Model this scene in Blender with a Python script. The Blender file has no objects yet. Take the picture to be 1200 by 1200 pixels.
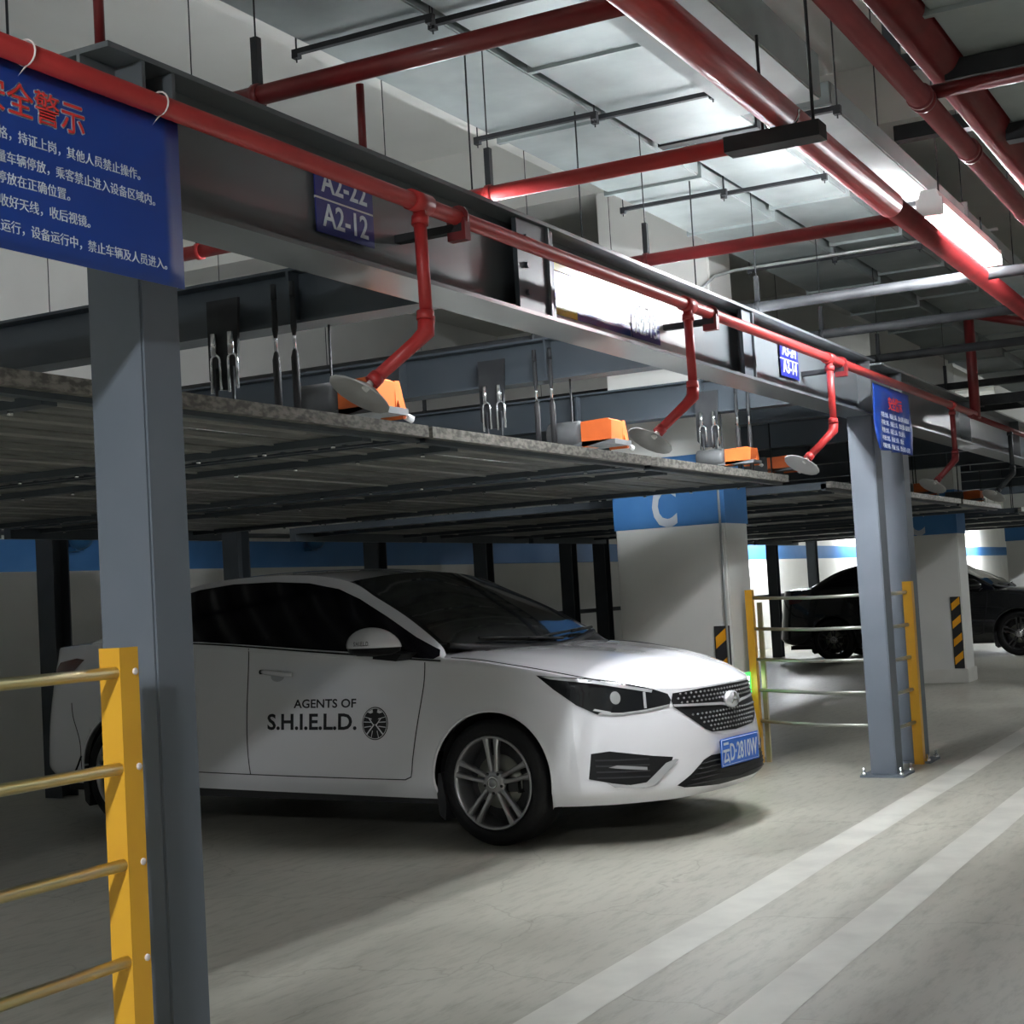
import bpy, bmesh, math, random
import numpy as np
from mathutils import Vector, Matrix
from mathutils.bvhtree import BVHTree
random.seed(7)
S = bpy.context.scene
COL = S.collection
PI = math.pi
R = math.radians

# ------------------------------------------------------------------ camera
# world: X runs along the aisle, Y into the parking bays, Z up, metres
cam_d = bpy.data.cameras.new('camera')
cam = bpy.data.objects.new('camera', cam_d); COL.objects.link(cam)
S.camera = cam
cam_d.sensor_width = 36; cam_d.lens = 54.0; cam_d.clip_start = .05; cam_d.clip_end = 200
yaw, pit, rol = R(27.915), R(3.1324), R(-3.2554)
F = Vector((math.cos(yaw)*math.cos(pit), math.sin(yaw)*math.cos(pit), math.sin(pit)))
Rt = Vector((math.sin(yaw), -math.cos(yaw), 0)); Up = Rt.cross(F)
Rr = math.cos(rol)*Rt + math.sin(rol)*Up; Ur = -math.sin(rol)*Rt + math.cos(rol)*Up
M = Matrix(((Rr.x, Ur.x, -F.x, 0), (Rr.y, Ur.y, -F.y, 0), (Rr.z, Ur.z, -F.z, 1.24), (0, 0, 0, 1)))
cam.matrix_world = M

# ------------------------------------------------------------------ world, exposure
w = bpy.data.worlds.new('world'); S.world = w; w.use_nodes = True
w.node_tree.nodes['Background'].inputs[0].default_value = (.75, .85, 1, 1)
w.node_tree.nodes['Background'].inputs[1].default_value = .02
S.view_settings.view_transform = 'Standard'; S.view_settings.look = 'None'
S.view_settings.gamma = 1; S.view_settings.use_curve_mapping = False
S.view_settings.exposure = 0.46
TUBE_POWER = 330          # emission strength of the fluorescent tubes
LAMPS = [(7.8, 1.50, 2.90), (-.8, 1.42, 2.80), (15.4, 1.42, 2.80), (22.6, 1.42, 2.80), (30.0, 1.42, 2.80), (27.0, 8.75, 2.5), (33.5, 8.75, 2.5), (46.0, 8.6, 2.5), (8.1, 2.85, 2.66), (5.7, 2.85, 2.66)]  # from the third on: added lamps, out of view, raising the light levels
LAMP_LEVEL = [.92, 1.55, .45, .7, .7, 1, 1, 1.5, .6, .38]     # strength per lamp, tuned to balance the light

# ------------------------------------------------------------------ materials
def mat(name, c, rough=.5, metal=0., c2=None, scale=6., bump=0., spec=.5, coat=0., detail=4., fac=(.35, .65), stretch=None, emit=0., rvar=0.):
    m = bpy.data.materials.new(name); m.use_nodes = True
    nt = m.node_tree; b = nt.nodes['Principled BSDF']
    b.inputs['Base Color'].default_value = (*c, 1); b.inputs['Roughness'].default_value = rough
    b.inputs['Metallic'].default_value = metal; b.inputs['Specular IOR Level'].default_value = spec
    b.inputs['Coat Weight'].default_value = coat; b.inputs['Coat Roughness'].default_value = .04
    if emit: b.inputs['Emission Color'].default_value = (*c, 1); b.inputs['Emission Strength'].default_value = emit
    if c2 is not None or bump or rvar:
        tc = nt.nodes.new('ShaderNodeTexCoord'); mp = nt.nodes.new('ShaderNodeMapping')
        nt.links.new(tc.outputs['Object'], mp.inputs[0])
        if stretch: mp.inputs['Scale'].default_value = stretch
        n = nt.nodes.new('ShaderNodeTexNoise'); n.inputs['Scale'].default_value = scale; n.inputs['Detail'].default_value = detail
        nt.links.new(mp.outputs[0], n.inputs['Vector'])
        if c2 is not None:
            r = nt.nodes.new('ShaderNodeValToRGB'); r.color_ramp.elements[0].position = fac[0]; r.color_ramp.elements[1].position = fac[1]
            r.color_ramp.elements[0].color = (*c, 1); r.color_ramp.elements[1].color = (*c2, 1)
            nt.links.new(n.outputs[0], r.inputs[0]); nt.links.new(r.outputs[0], b.inputs['Base Color'])
        if rvar:
            mr = nt.nodes.new('ShaderNodeMapRange'); mr.inputs[3].default_value = rough-rvar; mr.inputs[4].default_value = rough+rvar
            nt.links.new(n.outputs[0], mr.inputs[0]); nt.links.new(mr.outputs[0], b.inputs['Roughness'])
        if bump:
            bp = nt.nodes.new('ShaderNodeBump'); bp.inputs['Strength'].default_value = bump; bp.inputs['Distance'].default_value = .01
            nt.links.new(n.outputs[0], bp.inputs['Height']); nt.links.new(bp.outputs[0], b.inputs['Normal'])
    return m

def floor_material():
    m = mat('floor_concrete', (.305, .297, .252), .42, c2=(.40, .39, .332), scale=1.1, detail=9, fac=(.3, .7), rvar=.12)
    nt = m.node_tree; b = nt.nodes['Principled BSDF']
    ramp = [n for n in nt.nodes if n.type == 'VALTORGB'][0]
    tc = [n for n in nt.nodes if n.type == 'TEX_COORD'][0]
    mp = nt.nodes.new('ShaderNodeMapping'); mp.inputs['Scale'].default_value = (2.2, 9, 1); mp.inputs['Rotation'].default_value = (0, 0, .25)
    nt.links.new(tc.outputs['Object'], mp.inputs[0])
    n2 = nt.nodes.new('ShaderNodeTexNoise'); n2.inputs['Scale'].default_value = 2.3; n2.inputs['Detail'].default_value = 10; n2.inputs['Roughness'].default_value = .7
    nt.links.new(mp.outputs[0], n2.inputs['Vector'])
    r2 = nt.nodes.new('ShaderNodeValToRGB'); r2.color_ramp.elements[0].position = .30; r2.color_ramp.elements[1].position = .52
    r2.color_ramp.elements[0].color = (.70, .69, .67, 1); r2.color_ramp.elements[1].color = (1, 1, 1, 1)
    nt.links.new(n2.outputs[0], r2.inputs[0])
    mx = nt.nodes.new('ShaderNodeMix'); mx.data_type = 'RGBA'; mx.blend_type = 'MULTIPLY'; mx.inputs[0].default_value = 1
    nt.links.new(ramp.outputs[0], mx.inputs[6]); nt.links.new(r2.outputs[0], mx.inputs[7])
    # hairline cracks and scratches
    v = nt.nodes.new('ShaderNodeTexVoronoi'); v.feature = 'DISTANCE_TO_EDGE'; v.inputs['Scale'].default_value = .55
    ds = nt.nodes.new('ShaderNodeVectorMath'); ds.operation = 'ADD'
    n3 = nt.nodes.new('ShaderNodeTexNoise'); n3.inputs['Scale'].default_value = 3; n3.inputs['Detail'].default_value = 6
    nt.links.new(tc.outputs['Object'], n3.inputs['Vector'])
    sc = nt.nodes.new('ShaderNodeVectorMath'); sc.operation = 'SCALE'; sc.inputs[3].default_value = .35
    nt.links.new(n3.outputs[1], sc.inputs[0]); nt.links.new(tc.outputs['Object'], ds.inputs[0]); nt.links.new(sc.outputs[0], ds.inputs[1])
    nt.links.new(ds.outputs[0], v.inputs['Vector'])
    r3 = nt.nodes.new('ShaderNodeValToRGB'); r3.color_ramp.elements[0].position = 0; r3.color_ramp.elements[1].position = .0025
    r3.color_ramp.elements[0].color = (.62, .6, .58, 1); r3.color_ramp.elements[1].color = (1, 1, 1, 1)
    nt.links.new(v.outputs[0], r3.inputs[0])
    m2 = nt.nodes.new('ShaderNodeMix'); m2.data_type = 'RGBA'; m2.blend_type = 'MULTIPLY'; m2.inputs[0].default_value = .7
    nt.links.new(mx.outputs[2], m2.inputs[6]); nt.links.new(r3.outputs[0], m2.inputs[7])
    nt.links.new(m2.outputs[2], b.inputs['Base Color'])
    return m

MT = {
 'floor': floor_material(),
 'stripe': mat('worn_white_paint', (.43, .425, .385), .42, c2=(.54, .535, .48), scale=4, detail=8, fac=(.3, .6)),
 'white_wall': mat('white_emulsion', (.72, .72, .69), .75, c2=(.78, .78, .75), scale=1.5),
 'ceiling': mat('ceiling_emulsion', (.70, .70, .66), .8, c2=(.76, .76, .72), scale=1.2),
 'band': mat('blue_band_paint', (.045, .17, .42), .5, c2=(.06, .20, .46), scale=3),
 'plinth': mat('plinth_paint', (.74, .73, .68), .6, c2=(.66, .65, .6), scale=5),
 'black_rub': mat('black_rubber', (.02, .02, .022), .6),
 'hazard_y': mat('hazard_yellow', (.95, .42, .015), .4),
 'steel': mat('blue_grey_steel_paint', (.112, .134, .162), .55, c2=(.13, .15, .18), scale=3),
 'beam': mat('blue_grey_beam_paint', (.115, .13, .14), .28, c2=(.135, .15, .16), scale=2.5, coat=.3),
 'dark_beam': mat('dark_slate_steel', (.055, .07, .085), .4, c2=(.07, .085, .10), scale=2.5),
 'dark_post': mat('dark_post_steel', (.035, .042, .05), .5, c2=(.05, .058, .065), scale=3),
 'galv': mat('galvanised_sheet', (.30, .325, .32), .36, metal=.75, c2=(.42, .45, .44), scale=7, detail=6, rvar=.1),
 'duct': mat('galvanised_duct', (.25, .285, .28), .5, metal=.3, c2=(.34, .38, .375), scale=3.5, detail=7, rvar=.14),
 'deck': mat('dull_galvanised_deck', (.17, .175, .165), .4, metal=.4, c2=(.32, .32, .30), scale=5, detail=6, stretch=(1, 4, 1)),
 'strip': mat('painted_highlight', (.42, .42, .40), .35, metal=.3),  # pale colour standing in for lamplit rib edges
 'edge': mat('scuffed_edge_steel', (.26, .25, .22), .5, metal=.3, c2=(.10, .095, .085), scale=28, detail=8, fac=(.42, .6), stretch=(1, .6, 2), bump=.3),
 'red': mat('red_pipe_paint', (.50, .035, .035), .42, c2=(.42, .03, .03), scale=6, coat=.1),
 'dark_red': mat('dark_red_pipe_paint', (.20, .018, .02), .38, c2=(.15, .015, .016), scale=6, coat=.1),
 'black_steel': mat('black_steel', (.022, .024, .027), .6, spec=.3, c2=(.035, .037, .04), scale=9),
 'grey_pipe': mat('grey_conduit', (.42, .44, .44), .35, metal=.4),
 'orange': mat('orange_cover_paint', (.80, .17, .035), .42, c2=(.72, .14, .03), scale=9),
 'motor': mat('motor_grey', (.11, .115, .12), .5, c2=(.14, .145, .15), scale=9),
 'yellow': mat('yellow_post_paint', (.78, .42, .03), .38, c2=(.72, .37, .03), scale=5),
 'brass': mat('zinc_yellow_tube', (.62, .60, .30), .3, metal=.85, c2=(.68, .56, .34), scale=5, stretch=(1, 1, 3)),
 'tube_grey': mat('dull_steel_tube', (.42, .43, .38), .35, metal=.7),
 'banner': mat('blue_banner_print', (.007, .050, .32), .42, c2=(.009, .058, .35), scale=1.5, coat=.1),
 'banner_white': mat('white_print', (.66, .72, .80), .5),
 'banner_red': mat('red_print', (.78, .05, .05), .5),
 'label_blue': mat('label_blue', (.03, .07, .28), .16, coat=.15),
 'navy': mat('navy_sign', (.014, .02, .20), .35, coat=.05),
 'plate_blue': mat('plate_blue', (.02, .14, .62), .35),
 'sign_yellow': mat('yellow_label', (.62, .54, .02), .16, coat=.15),
 'sign_white': mat('white_label', (.72, .72, .72), .16, coat=.15),
 'dish': mat('dish_grey_white', (.48, .48, .48), .35, metal=.3),
 'tie': mat('plastic_tie', (.75, .68, .66), .5),
 'chrome': mat('chrome', (.75, .76, .78), .12, metal=1.),
 'chain': mat('bright_steel', (.80, .81, .82), .22, metal=1.),
 'letter': mat('grey_letter_paint', (.52, .56, .60), .6),
 'carwhite': mat('white_car_paint', (.79, .79, .815), .25, coat=.9, spec=.5),
 'carblack': mat('dark_car_paint', (.012, .013, .015), .25, coat=.9),
 'glass': mat('tinted_glass', (.004, .004, .007), .13, spec=.35),
 'wsglass': mat('windscreen_glass', (.010, .011, .012), .05, spec=.7),
 'tyre': mat('tyre_rubber', (.008, .008, .009), .6, bump=.2, scale=60, spec=.3),
 'rim': mat('alloy_rim', (.46, .46, .47), .28, metal=.85),
 'rimdark': mat('dark_wheel_inside', (.03, .03, .032), .5),
 'trim': mat('black_trim_plastic', (.008, .008, .009), .5, spec=.25),
 'gap': mat('panel_gap', (.02, .02, .022), .8),
 'lampblack': mat('headlamp_housing', (.006, .007, .009), .15, coat=.4, spec=.3),
 'lens': mat('headlamp_lens_metal', (.60, .61, .63), .15, metal=.7),
 'brightwork': mat('satin_chrome', (.72, .73, .75), .22, metal=.55),
 'amber': mat('red_lamp_lens', (.09, .012, .01), .15, coat=1.),
 'under': mat('underbody', (.02, .02, .02), .8),
 'decal': mat('black_vinyl', (.008, .008, .010), .45),
 'green_lit': mat('green_exit_panel', (.05, .75, .12), .4, emit=1.2),
 'white_lit': mat('white_exit_pictogram', (.8, 1., .85), .4, emit=3.),
 'lamp_body': mat('lamp_housing', (.80, .80, .78), .4),
 'bluecap': mat('blue_painted_metal', (.03, .12, .26), .35, c2=(.04, .15, .3), scale=8),
}
_seen = {}

# ------------------------------------------------------------------ geometry helpers
class MB:
    def __init__(s): s.bm = bmesh.new()
    def box(s, x0, x1, y0, y1, z0, z1, bev=0.):
        r = bmesh.ops.create_cube(s.bm, size=1.)
        vs = r['verts']
        for v in vs:
            v.co = Vector(((x0+x1)/2+v.co.x*(x1-x0), (y0+y1)/2+v.co.y*(y1-y0), (z0+z1)/2+v.co.z*(z1-z0)))
        if bev:
            es = list({e for v in vs for e in v.link_edges})
            bmesh.ops.bevel(s.bm, geom=es, offset=bev, segments=2, affect='EDGES')
        return s
    def tube(s, pts, r, seg=12, caps=True):
        pts = [Vector(p) for p in pts]; n = len(pts)
        rr = r if isinstance(r, (list, tuple)) else [r]*n
        rings = []; up = None
        for i, p in enumerate(pts):
            t = (pts[min(i+1, n-1)]-pts[max(i-1, 0)]).normalized()
            if up is None: up = Vector((0, 0, 1)) if abs(t.z) < .9 else Vector((1, 0, 0))
            a = t.cross(up)
            if a.length < 1e-4: a = t.orthogonal()
            a.normalize(); b = a.cross(t).normalized(); up = b
            rings.append([s.bm.verts.new(p+rr[i]*(math.cos(k*2*PI/seg)*a+math.sin(k*2*PI/seg)*b)) for k in range(seg)])
        for q, w_ in zip(rings, rings[1:]):
            for k in range(seg):
                f = s.bm.faces.new((q[k], q[(k+1) % seg], w_[(k+1) % seg], w_[k])); f.smooth = True
        if caps:
            s.bm.faces.new(rings[0]); s.bm.faces.new(rings[-1][::-1])
        return s
    def lathe(s, prof, o, axis='z', seg=32, cap=False):
        o = Vector(o); rings = []
        for (r, h) in prof:
            ring = []
            for k in range(seg):
                a = 2*PI*k/seg; c, d = r*math.cos(a), r*math.sin(a)
                v = {'z': (c, d, h), 'y': (c, h, d), 'x': (h, c, d)}[axis]
                ring.append(s.bm.verts.new(o+Vector(v)))
            rings.append(ring)
        for q, w_ in zip(rings, rings[1:]):
            for k in range(seg):
                f = s.bm.faces.new((q[k], q[(k+1) % seg], w_[(k+1) % seg], w_[k])); f.smooth = True
        if cap:
            s.bm.faces.new(rings[0]); s.bm.faces.new(rings[-1][::-1])
        return s
    def prism(s, poly, ax, a0, a1):
        """poly: 2D list in the plane of the two other axes, extruded along ax from a0 to a1"""
        def P(u, v, a): return {'x': (a, u, v), 'y': (u, a, v), 'z': (u, v, a)}[ax]
        A = [s.bm.verts.new(P(u, v, a0)) for u, v in poly]; B = [s.bm.verts.new(P(u, v, a1)) for u, v in poly]
        s.bm.faces.new(A); s.bm.faces.new(B[::-1]); n = len(poly)
        for k in range(n): s.bm.faces.new((A[k], B[k], B[(k+1) % n], A[(k+1) % n]))
        return s
    def hbeam(s, ax, a0, a1, c, z0, z1, wd, tf=.012, tw=.008):
        """H section lying along ax ('x' or 'y'), centre line c on the other axis"""
        h = wd/2; t = tw/2
        poly = [(c-h, z0), (c+h, z0), (c+h, z0+tf), (c+t, z0+tf), (c+t, z1-tf), (c+h, z1-tf), (c+h, z1), (c-h, z1), (c-h, z1-tf), (c-t, z1-tf), (c-t, z0+tf), (c-h, z0+tf)]
        return s.prism(poly, ax, a0, a1)
    def build(s, name, m, parent=None, smooth=False):
        bmesh.ops.recalc_face_normals(s.bm, faces=s.bm.faces[:])
        me = bpy.data.meshes.new(name)
        off = origin_of(parent) if parent is not None else Vector((0, 0, 0))
        if off.length: bmesh.ops.translate(s.bm, verts=s.bm.verts[:], vec=-off)
        if smooth:
            for f in s.bm.faces: f.smooth = True
        s.bm.to_mesh(me); s.bm.free()
        me.materials.append(MT[m] if isinstance(m, str) else m)
        o = bpy.data.objects.new(name, me); COL.objects.link(o)
        if parent is not None: o.parent = parent
        return o

def origin_of(o):
    v = Vector((0, 0, 0))
    while o:
        if o.get('_local'): return Vector((0, 0, 0))
        v += Vector(o.location); o = o.parent
    return v
def thing(name, label, cat, loc=(0, 0, 0), group=None, local=False):
    o = bpy.data.objects.new(name, None); COL.objects.link(o); o.location = loc
    o.empty_display_size = .1
    o['label'] = label; o['category'] = cat
    if group: o['group'] = group
    return o
def tag(o, label, cat, group=None):
    o['label'] = label; o['category'] = cat
    if group: o['group'] = group
    return o
def struct(o): o['kind'] = 'structure'; return o
def copy_tree(o, parent=None):
    c = o.copy(); COL.objects.link(c); c.parent = parent
    for ch in list(o.children): copy_tree(ch, c)
    return c
_font = [None]
def text_mesh(txt, size, align='LEFT', extrude=.0, bold=0.):
    cu = bpy.data.curves.new('t', 'FONT'); cu.body = txt; cu.size = size; cu.align_x = align; cu.extrude = extrude; cu.offset = bold; cu.resolution_u = 3
    o = bpy.data.objects.new('t', cu); COL.objects.link(o)
    bpy.context.view_layer.update()
    me = bpy.data.meshes.new_from_object(o.evaluated_get(bpy.context.evaluated_depsgraph_get()))
    bpy.data.objects.remove(o); bpy.data.curves.remove(cu)
    return me
def text_obj(name, txt, size, o, ux, uy, m, parent, align='LEFT', extrude=.0008, bold=0., sx=1., width=None):
    """text in the plane spanned by ux, uy at world point o"""
    me = text_mesh(txt, size, align, extrude, bold)
    ux, uy = Vector(ux), Vector(uy); uz = ux.cross(uy)
    off = origin_of(parent)
    if width:
        xs = [v.co.x for v in me.vertices]; wn = max(xs)-min(xs); sx = width/wn
    for v in me.vertices: v.co = Vector(o)+ux*v.co.x*sx+uy*v.co.y+uz*v.co.z-off
    me.materials.clear(); me.materials.append(MT[m]); me.name = name
    ob = bpy.data.objects.new(name, me); COL.objects.link(ob); ob.parent = parent
    return ob

# ------------------------------------------------------------------ the setting
XA, XB, YA, YB, ZC = -7., 56., -7.5, 9.3, 4.6
struct(MB().box(XA, XB, YA, YB+.3, -.2, 0).build('floor', 'floor'))
struct(MB().box(XA, XB, YA, YB+.3, ZC, ZC+.25).build('ceiling', 'ceiling'))
wb = struct(MB().box(XA, XB, YB, YB+.25, 0, ZC).build('wall_back', 'white_wall'))
MB().box(XA, XB, YB-.004, YB, 1.66, 1.92).build('painted_band', 'band', wb)
struct(MB().box(XA, XB, YA-.25, YA, 0, ZC).build('wall_front', 'white_wall'))
struct(MB().box(XA-.25, XA, YA, YB, 0, ZC).build('wall_left', 'white_wall'))
wr = struct(MB().box(XB, XB+.25, YA, YB, 0, ZC).build('wall_right', 'white_wall'))
MB().box(XB-.004, XB, YA, YB, 1.66, 1.92).build('painted_band', 'band', wr)
# concrete ceiling beams: one along the column line, one across at each column
struct(MB().box(XA, XB, 3.65, 4.475, 4.1, ZC).build('ceiling_beam', 'ceiling'))
struct(MB().box(XA, XB, -4.0, -3.2, 4.1, ZC).build('ceiling_beam', 'ceiling'))
COLX = [2.52, 10.0, 17.42, 24.9, 32.3]
for cx_ in COLX:
    struct(MB().box(cx_, cx_+.45, 4.475, YB, 4.1, ZC).build('ceiling_beam', 'ceiling'))
    struct(MB().box(cx_, cx_+.45, -3.2, 3.65, 4.2, ZC).build('ceiling_beam', 'ceiling'))
for cx_ in COLX[1:4]:
    c = struct(MB().box(cx_, cx_+.45, 3.65, 4.475, 0, 4.1, .012).build('concrete_column', 'white_wall'))
    MB().box(cx_-.006, cx_+.456, 3.644, 4.481, 1.66, 2.15).build('painted_band', 'band', c)
    MB().box(cx_-.02, cx_+.47, 3.63, 4.495, 0, .155, .006).build('plinth', 'plinth', c)
    text_obj('painted_letter', 'C', .40, (cx_-.0075, 4.185, 1.672), (0, -1, 0), (0, 0, 1), 'letter', c, bold=.012, width=.185)
    # black and yellow corner guard
    g = MB().box(cx_-.012, cx_-.006, 3.665, 3.775, .16, .955); g.box(cx_-.006, cx_+.0, 3.665, 3.775, .16, .955)
    g = g.build('corner_guard', 'black_rub', c)
    for k in range(4):
        z = .2+k*.2
        MB().prism([(3.765, z), (3.672, z+.075), (3.672, z+.155), (3.765, z+.08)], 'x', cx_-.016, cx_-.011).build('yellow_stripe', 'hazard_y', g)
# conduit on the near concrete column
cp = MB().tube([(9.985, 3.72, 2.2), (9.985, 3.72, 3.2), (9.985, 3.70, 3.3), (9.97, 3.6, 3.36), (9.97, 3.45, 3.38), (9.97, 1.7, 3.38)], .011, 8)
cp.tube([(9.985, 3.68, .16), (9.985, 3.68, 2.2)], .009, 8).box(9.965, 10.0, 3.695, 3.745, 2.62, 2.68)
tag(cp.build('conduit', 'grey_pipe'), 'thin pale conduit climbing the letter C column and bending over to the ducts', 'conduit')

# painted lane lines
def stripe(y0, y1, x0, x1, label):
    m = MB(); n = int((x1-x0)/.5)
    vs = []
    for i in range(n+1):
        x = x0+(x1-x0)*i/n; j = .004*math.sin(i*1.7)
        vs.append((x, y0+j, y1+j*.6))
    for (xa, a0, b0), (xb, a1, b1) in zip(vs, vs[1:]):
        q = [m.bm.verts.new(p) for p in ((xa, a0, .0012), (xb, a1, .0012), (xb, b1, .0012), (xa, b0, .0012))]; m.bm.faces.new(q)
    bmesh.ops.remove_doubles(m.bm, verts=m.bm.verts[:], dist=.0005)
    return tag(m.build('lane_line', 'stripe'), label, 'floor marking')
stripe(2.02, 2.20, -3, 30, 'worn white floor line nearer the car and steel posts')
stripe(1.46, 1.63, -3, 30, 'worn white floor line further out in the aisle')
# wall services
m = MB(); m.tube([(3, YB-.07, 1.97), (12.6, YB-.07, 1.97)], .022, 8)
tag(m.build('wall_pipe', 'dark_post'), 'dark pipe running along the back wall above the blue band', 'pipe')
for x, lab in ((9.63, 'blue round bell on the back wall left of the steel post'), (12.99, 'blue round bell on the back wall above the white car'), ):
    t = thing('wall_bell', lab, 'bell', (x, YB-.05, 1.92))
    MB().lathe([(.0, -.16), (.05, -.155), (.085, -.12), (.10, -.06), (.10, -.02), (.03, 0), (.03, .05)], (x, YB-.05, 1.93), 'y', 20).build('bell_cup', 'bluecap', t)
    MB().box(x-.05, x+.05, YB-.1, YB, 1.82, 1.86).build('bracket', 'bluecap', t)

# ------------------------------------------------------------------ lamps
lamp_lab = ['lit fluorescent lamp glaring beside the red pipe at upper right', 'fluorescent lamp over the aisle behind the viewer', 'added fluorescent lamp further down the aisle, out of view',
            'third fluorescent lamp down the aisle, added out of view', 'farthest fluorescent lamp down the aisle, added out of view', 'added fill lamp brightening the back wall behind the dark saloon', 'added fill lamp brightening the back wall at the far end', 'added fill lamp brightening the back wall beyond the second column', 'added fill lamp hidden behind the long beam to light the ceiling, farther one', 'added fill lamp hidden behind the long beam to light the ceiling, nearer one']  # back-wall and behind-beam ones are added fill for wall and ceiling
for lv in set(LAMP_LEVEL): MT['tube%g' % lv] = mat('fluorescent_tube', (.93, .965, 1.), .4, emit=TUBE_POWER*lv)
for (x, y, z), lab, lv in zip(LAMPS, lamp_lab, LAMP_LEVEL):
    t = thing('ceiling_lamp', lab, 'lamp', (x, y, z))
    hw = .05 if 2 < y < 3 else .058
    MB().prism([(y-hw, z+.022), (y+hw, z+.022), (y+.035, z+.09), (y-.035, z+.09)], 'x', x-.72, x+.72).build('housing', 'lamp_body', t)
    for s in (-1, 1):
        MB().tube([(x-.69, y+s*.04, z), (x+.69, y+s*.04, z)], .016, 10).build('tube', 'tube%g' % lv, t)
        MB().box(x+s*.71-.015, x+s*.71+.015, y-.06, y+.06, z-.03, z+.05).build('end_cap', 'lamp_body', t)
        MB().tube([(x+s*.5, y, z+.09), (x+s*.5, y, (3.1 if y < 2 else 3.4) if 0 < y < 3 else ZC)], .004, 6).build('hanger_rod', 'black_steel', t)

# ------------------------------------------------------------------ steel parking frame
Y0 = 2.45
def steel_post(x, lab, wx=.14, wy=.17):
    t = thing('steel_post', lab, 'post', (x, Y0, 0))
    MB().box(x, x+wx, Y0, Y0+wy, .012, 2.25, .006).build('shaft', 'steel', t)
    MB().box(x-.055, x+wx+.055, Y0-.055, Y0+wy+.055, 0, .014).build('base_plate', 'steel', t)
    for a, b in ((-.035, -.035), (wx+.035, -.035), (-.035, wy+.035), (wx+.035, wy+.035)):
        MB().lathe([(.018, .014), (.018, .03), (.009, .031), (.009, .06), (.0, .061)], (x+a, Y0+b, 0), 'z', 8).build('anchor_bolt', 'chain', t)
    return t
def main_beam(x0, x1, lab, stiff):
    t = thing('steel_beam', lab, 'beam', (x0, Y0+.09, 2.24))
    MB().hbeam('x', x0, x1, Y0+.09, 2.24, 2.60, .19, .014, .01).build('beam_section', 'beam', t)
    for s in stiff:
        MB().box(s, s+.012, Y0, Y0+.085, 2.254, 2.586).build('stiffener', 'beam', t)
    return t
main_beam(2.72, 9.62, 'long blue-grey steel beam carrying the blue bay number signs', (2.84, 2.95, 5.03, 7.3, 9.5))
main_beam(9.78, 16.9, 'blue-grey steel beam beyond the long one, further down the aisle', (10.3, 12.5, 14.7, 16.7))
main_beam(17.3, 24.3, 'farthest blue-grey steel beam at the end of the aisle', (17.5, 19.7))
steel_post(2.80, 'big blue-grey steel post nearest the viewer at left')
steel_post(9.47, 'blue-grey steel post in front of the yellow guard rail at right', .17, .16)
steel_post(10.18, 'second blue-grey steel post just behind the yellow post', .17, .16)
steel_post(16.6, 'blue-grey steel post further down the aisle', .17, .16)
steel_post(17.42, 'farthest blue-grey steel post in the aisle', .17, .16)
# connection brackets on beam 1
t = thing('beam_bracket', 'dark steel plate bracket on the long beam left of the yellow label', 'bracket', (4.79, Y0, 2.3))
MB().box(4.80, 5.09, Y0+.012, Y0+.03, 2.256, 2.585).build('plate', 'dark_beam', t)
for zz in (2.32, 2.42, 2.52): MB().lathe([(.012, -.012), (.012, 0)], (4.86, Y0+.012, zz), 'y', 6, True).build('bolt', 'dark_beam', t)
t = thing('beam_bracket', 'dark steel plate bracket on the long beam right of the lamp reflection', 'bracket', (7.17, Y0, 2.3))
MB().box(7.17, 7.33, Y0+.012, Y0+.03, 2.256, 2.585).build('plate', 'dark_beam', t)

TB = [2.90, 5.0, 7.25, 9.5, 10.42, 12.52, 14.74, 16.75, 17.95, 19.8, 22.0, 24.2]
tb_lab = ['first cross beam over the bays, ending at the nearest steel post', 'dark cross beam over the bays with hooks and turnbuckles, above the near pallet', 'second dark cross beam with hooks, left of the letter C column',
          'third dark cross beam, meeting the second steel post', 'cross beam just beyond the letter C column', 'cross beam in the second frame, nearest', 'cross beam in the second frame, middle', 'cross beam in the second frame, last',
          'cross beam in the third frame, nearest', 'cross beam in the third frame, second', 'cross beam in the third frame, third', 'cross beam in the third frame, last']
for i, x in enumerate(TB):
    t = thing('cross_beam', 'dark slate steel ' + tb_lab[i].replace('dark ', ''), 'beam', (x, 2.64, 2.36))
    MB().hbeam('y', 2.64, 8.05, x, 2.36, 2.585, .15, .012, .008).build('beam_section', 'dark_beam', t)
    if i < 10:
        MB().box(x-.075, x-.01, 3.55, 3.562, 2.37, 2.575).build('stiffener', 'dark_beam', t)
        MB().box(x-.075, x-.01, 4.45, 4.462, 2.37, 2.575).build('stiffener', 'dark_beam', t)
# rear posts of the frame
rx = [8.1, 10.2, 12.32, 14.45, 16.55, 17.5, 19.8, 22.0, 24.2, 26.4]
ord_ = ['hidden behind the nearest post', 'first from the left behind the car roof', 'second behind the car roof', 'third behind the car, above the windscreen', 'fourth, left of the letter C column', 'fifth, beside the letter C column',
        'seen right of the letter C column', 'next beyond the letter C column', 'far one near the second column', 'farthest one by the back wall']
for x, o_ in zip(rx, ord_):
    t = thing('rear_post', 'dark steel rear post, ' + o_, 'post', (x, 8, 0))
    m = MB(); m.box(x, x+.012, 8, 8.16, 0, 2.6); m.box(x+.148, x+.16, 8, 8.16, 0, 2.6); m.box(x+.012, x+.148, 8.074, 8.084, 0, 2.6)
    m.build('shaft', 'dark_post', t)
    m = MB(); m.box(x+.17, x+.19, 8.05, 8.12, .02, 2.2); m.build('guide_rail', 'black_steel', t)
m = MB().hbeam('x', 8.0, 26.6, 8.08, 2.6, 2.78, .16)
tag(m.build('rear_beam', 'dark_post'), 'dark steel beam joining the tops of the rear posts', 'beam')
m = MB().box(8.15, 26.5, 8.165, 8.19, .98, 1.03)
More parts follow.
